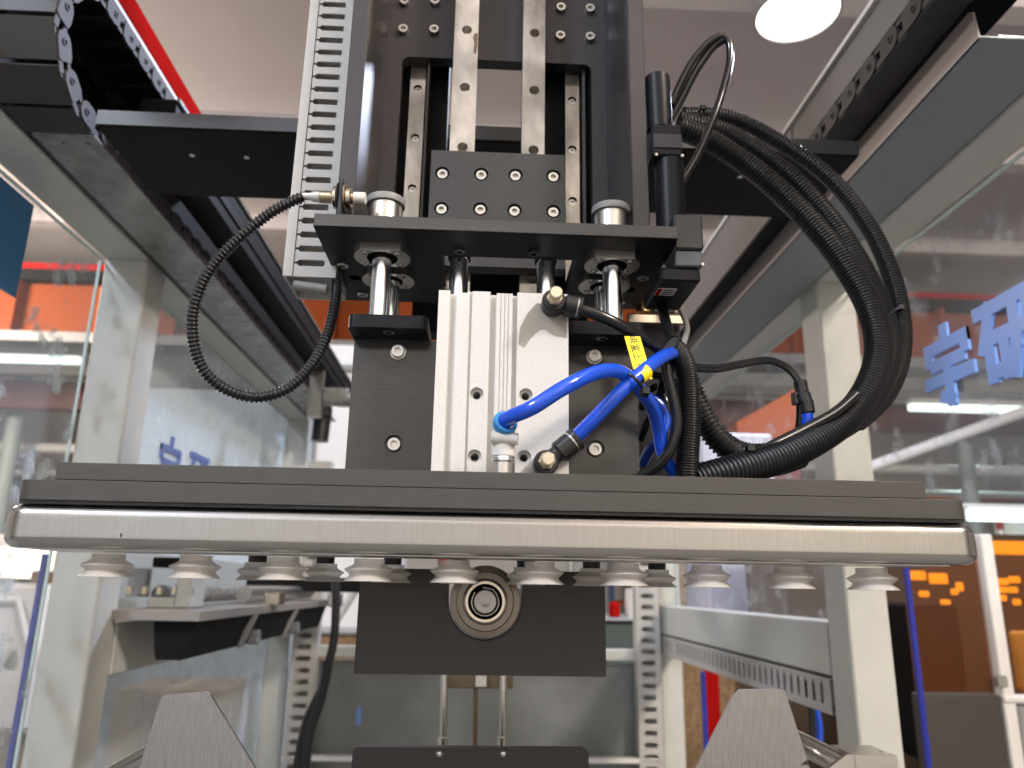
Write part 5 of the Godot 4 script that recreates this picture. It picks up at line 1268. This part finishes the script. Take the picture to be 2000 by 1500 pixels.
		part(g, "plate", prism(w, Vector3(0, 0, -0.623), Vector3.RIGHT, Vector3.UP, 0.003), mats["brushed_plate"])
	var rl := thing("cross_rods", "pair of bright steel rods behind the left tapered plate", "rods", Vector3(-0.2775, 1.3100, -0.6600))
	part(rl, "rod", rod(Vector3(-0.2880, 1.3027, -0.6600), Vector3(-0.2636, 1.3188, -0.7000), 0.0034), mats["zinc"])
	part(rl, "rod", rod(Vector3(-0.2782, 1.3021, -0.6600), Vector3(-0.2588, 1.3142, -0.7000), 0.0028), mats["zinc"])
	var rr := thing("cross_rod", "thick steel rod behind the right tapered plate ending at a block", "rod", Vector3(0.2686, 1.3309, -0.6300))
	part(rr, "rod", rod(Vector3(0.2551, 1.3373, -0.6550), Vector3(0.2917, 1.3202, -0.6200), 0.0085, 0.0005, 30), mats["zinc"])
	var rb := thing("end_block", "dull nickel block with a hole at the lower right bottom edge", "block", Vector3(0.2856, 1.3265, -0.6000))
	csg_part(rb, "block", [csg_box(0.2828, 0.3144, 1.26, 1.3348, -0.64, -0.60), csg_cyl(Vector3(0.3126, 1.3348, -0.615), Vector3.UP, 0.004, 0.01)], mats["zinc"])
	part(rb, "foot", prism(PackedVector2Array([Vector2(0, 0), Vector2(0.03, 0.0), Vector2(0.03, 0.014), Vector2(0.022, 0.014)]), Vector3(0.2551, 1.3211, -0.6050), Vector3.RIGHT, Vector3.UP, 0.004), mats["zinc"])
	# left shelf inside the machine
	var ls := thing("side_shelf", "steel shelf plate on a black girder behind the left front post", "shelf", Vector3(-0.45, 1.38, -1.6))
	var y1 := 1.4091
	var y0 := 1.3939
	var x1 := -0.4088
	part(ls, "plate", box(-0.540, x1, y0, y1, -2.25, -1.2, 0.001), mat("shelf_steel", Color(0.29, 0.265, 0.245), 0.42, 0.4))
	part(ls, "girder", prism(PackedVector2Array([Vector2(-0.4826, y0 - 0.0005), Vector2(-0.4765, 1.3500), Vector2(-0.4725, 1.3379), Vector2(-0.4366, 1.3376), Vector2(-0.4183, y0 - 0.0005)]), Vector3(0, 0, -2.25), Vector3.RIGHT, Vector3.UP, 1.03), mats["beam_black"])
	for z in [-1.52, -1.86]:
		part(ls, "rib", prism(PackedVector2Array([Vector2(-0.4366 - 0.004, 1.3376 + 0.001), Vector2(-0.4183 + 0.004, y0 - 0.001), Vector2(-0.4183 + 0.010, y0 - 0.001), Vector2(-0.4366 + 0.004, 1.3376 - 0.004)]), Vector3(0, 0, z), Vector3.RIGHT, Vector3.UP, 0.02), mats["grey_steel"])
		part(ls, "cam_roller", rod(Vector3(-0.4366 + 0.001, 1.3376 + 0.012, z - 0.05), Vector3(-0.4366 + 0.02, 1.3376 + 0.012, z - 0.05), 0.014), mats["galvanised"])
	part(ls, "bearing_block", box(-0.4220, -0.3927, y1, 1.4343, -1.65, -1.6, 0.002), mats["nickel"])
	part(ls, "roller", rod(Vector3(x1 - 0.06, y1 + 0.02, -1.62), Vector3(x1 - 0.06, y1 + 0.02, -2.24), 0.016), mats["zinc"])
	part(ls, "roller", rod(Vector3(x1 - 0.12, y1 + 0.02, -1.35), Vector3(x1 - 0.12, y1 + 0.02, -2.24), 0.016), mats["galvanised"])
	var sf := thing("inner_frame", "small cream upright frame standing on the steel shelf", "frame", Vector3(-0.42, y1, -1.35))
	part(sf, "upright", box(-0.4854, -0.4625, y1 + 0.0005, 1.4963, -1.37, -1.30, 0.002), mats["frame_paint"])
	part(sf, "sill", box(-0.53, -0.4862, 1.4088, 1.4255, -1.36, -1.302, 0.002), mats["frame_paint"])
	part(sf, "head", box(-0.53, -0.4862, 1.4728, 1.4890, -1.36, -1.302, 0.002), mats["beam_black"])
	part(sf, "side_plate", box(-0.5780, -0.5465, 1.4254, 1.4722, -1.35, -1.33, 0.001), mats["grey_steel"])
	for k in 5:
		part(sf, "bolt", rod(Vector3(-0.5633, 1.4303, -1.3100) + Vector3(0.024 * k, 0, 0), Vector3(-0.5633, 1.4303, -1.3100) + Vector3(0.024 * k, 0.012, 0), 0.006), mats["nickel"])
	var bb := thing("rear_bar", "black bar across the back left of the pulley block", "bar", Vector3(-0.4, 1.44, -2.1))
	part(bb, "bar", box(-0.6057, -0.2845, 1.4310, 1.4675, -2.15, -2.1, 0.002), mats["beam_black"])
	part(bb, "valve", box(-0.3797, -0.3471, 1.3945, 1.4299, -2.09, -2.05, 0.003), mats["zinc"])
	part(bb, "hanger", box(-0.4398, -0.4183, 1.4689, 1.5151, -2.14, -2.11, 0.002), mats["grey_steel"])
	for k in 3:
		var q := Vector3(-0.6135, 1.3145, -3.0000) + Vector3(0.09 * k, 0, 0)
		solo("pale_rod", ["leftmost slanted pale rod far behind the hanging cables", "middle slanted pale rod far behind the hanging cables", "rightmost slanted pale rod far behind the hanging cables"][k], "rod", rod(q, q + Vector3(0.10, 0.17, 0), 0.016), mats["white_paint"], "slanted pale rods at the back")
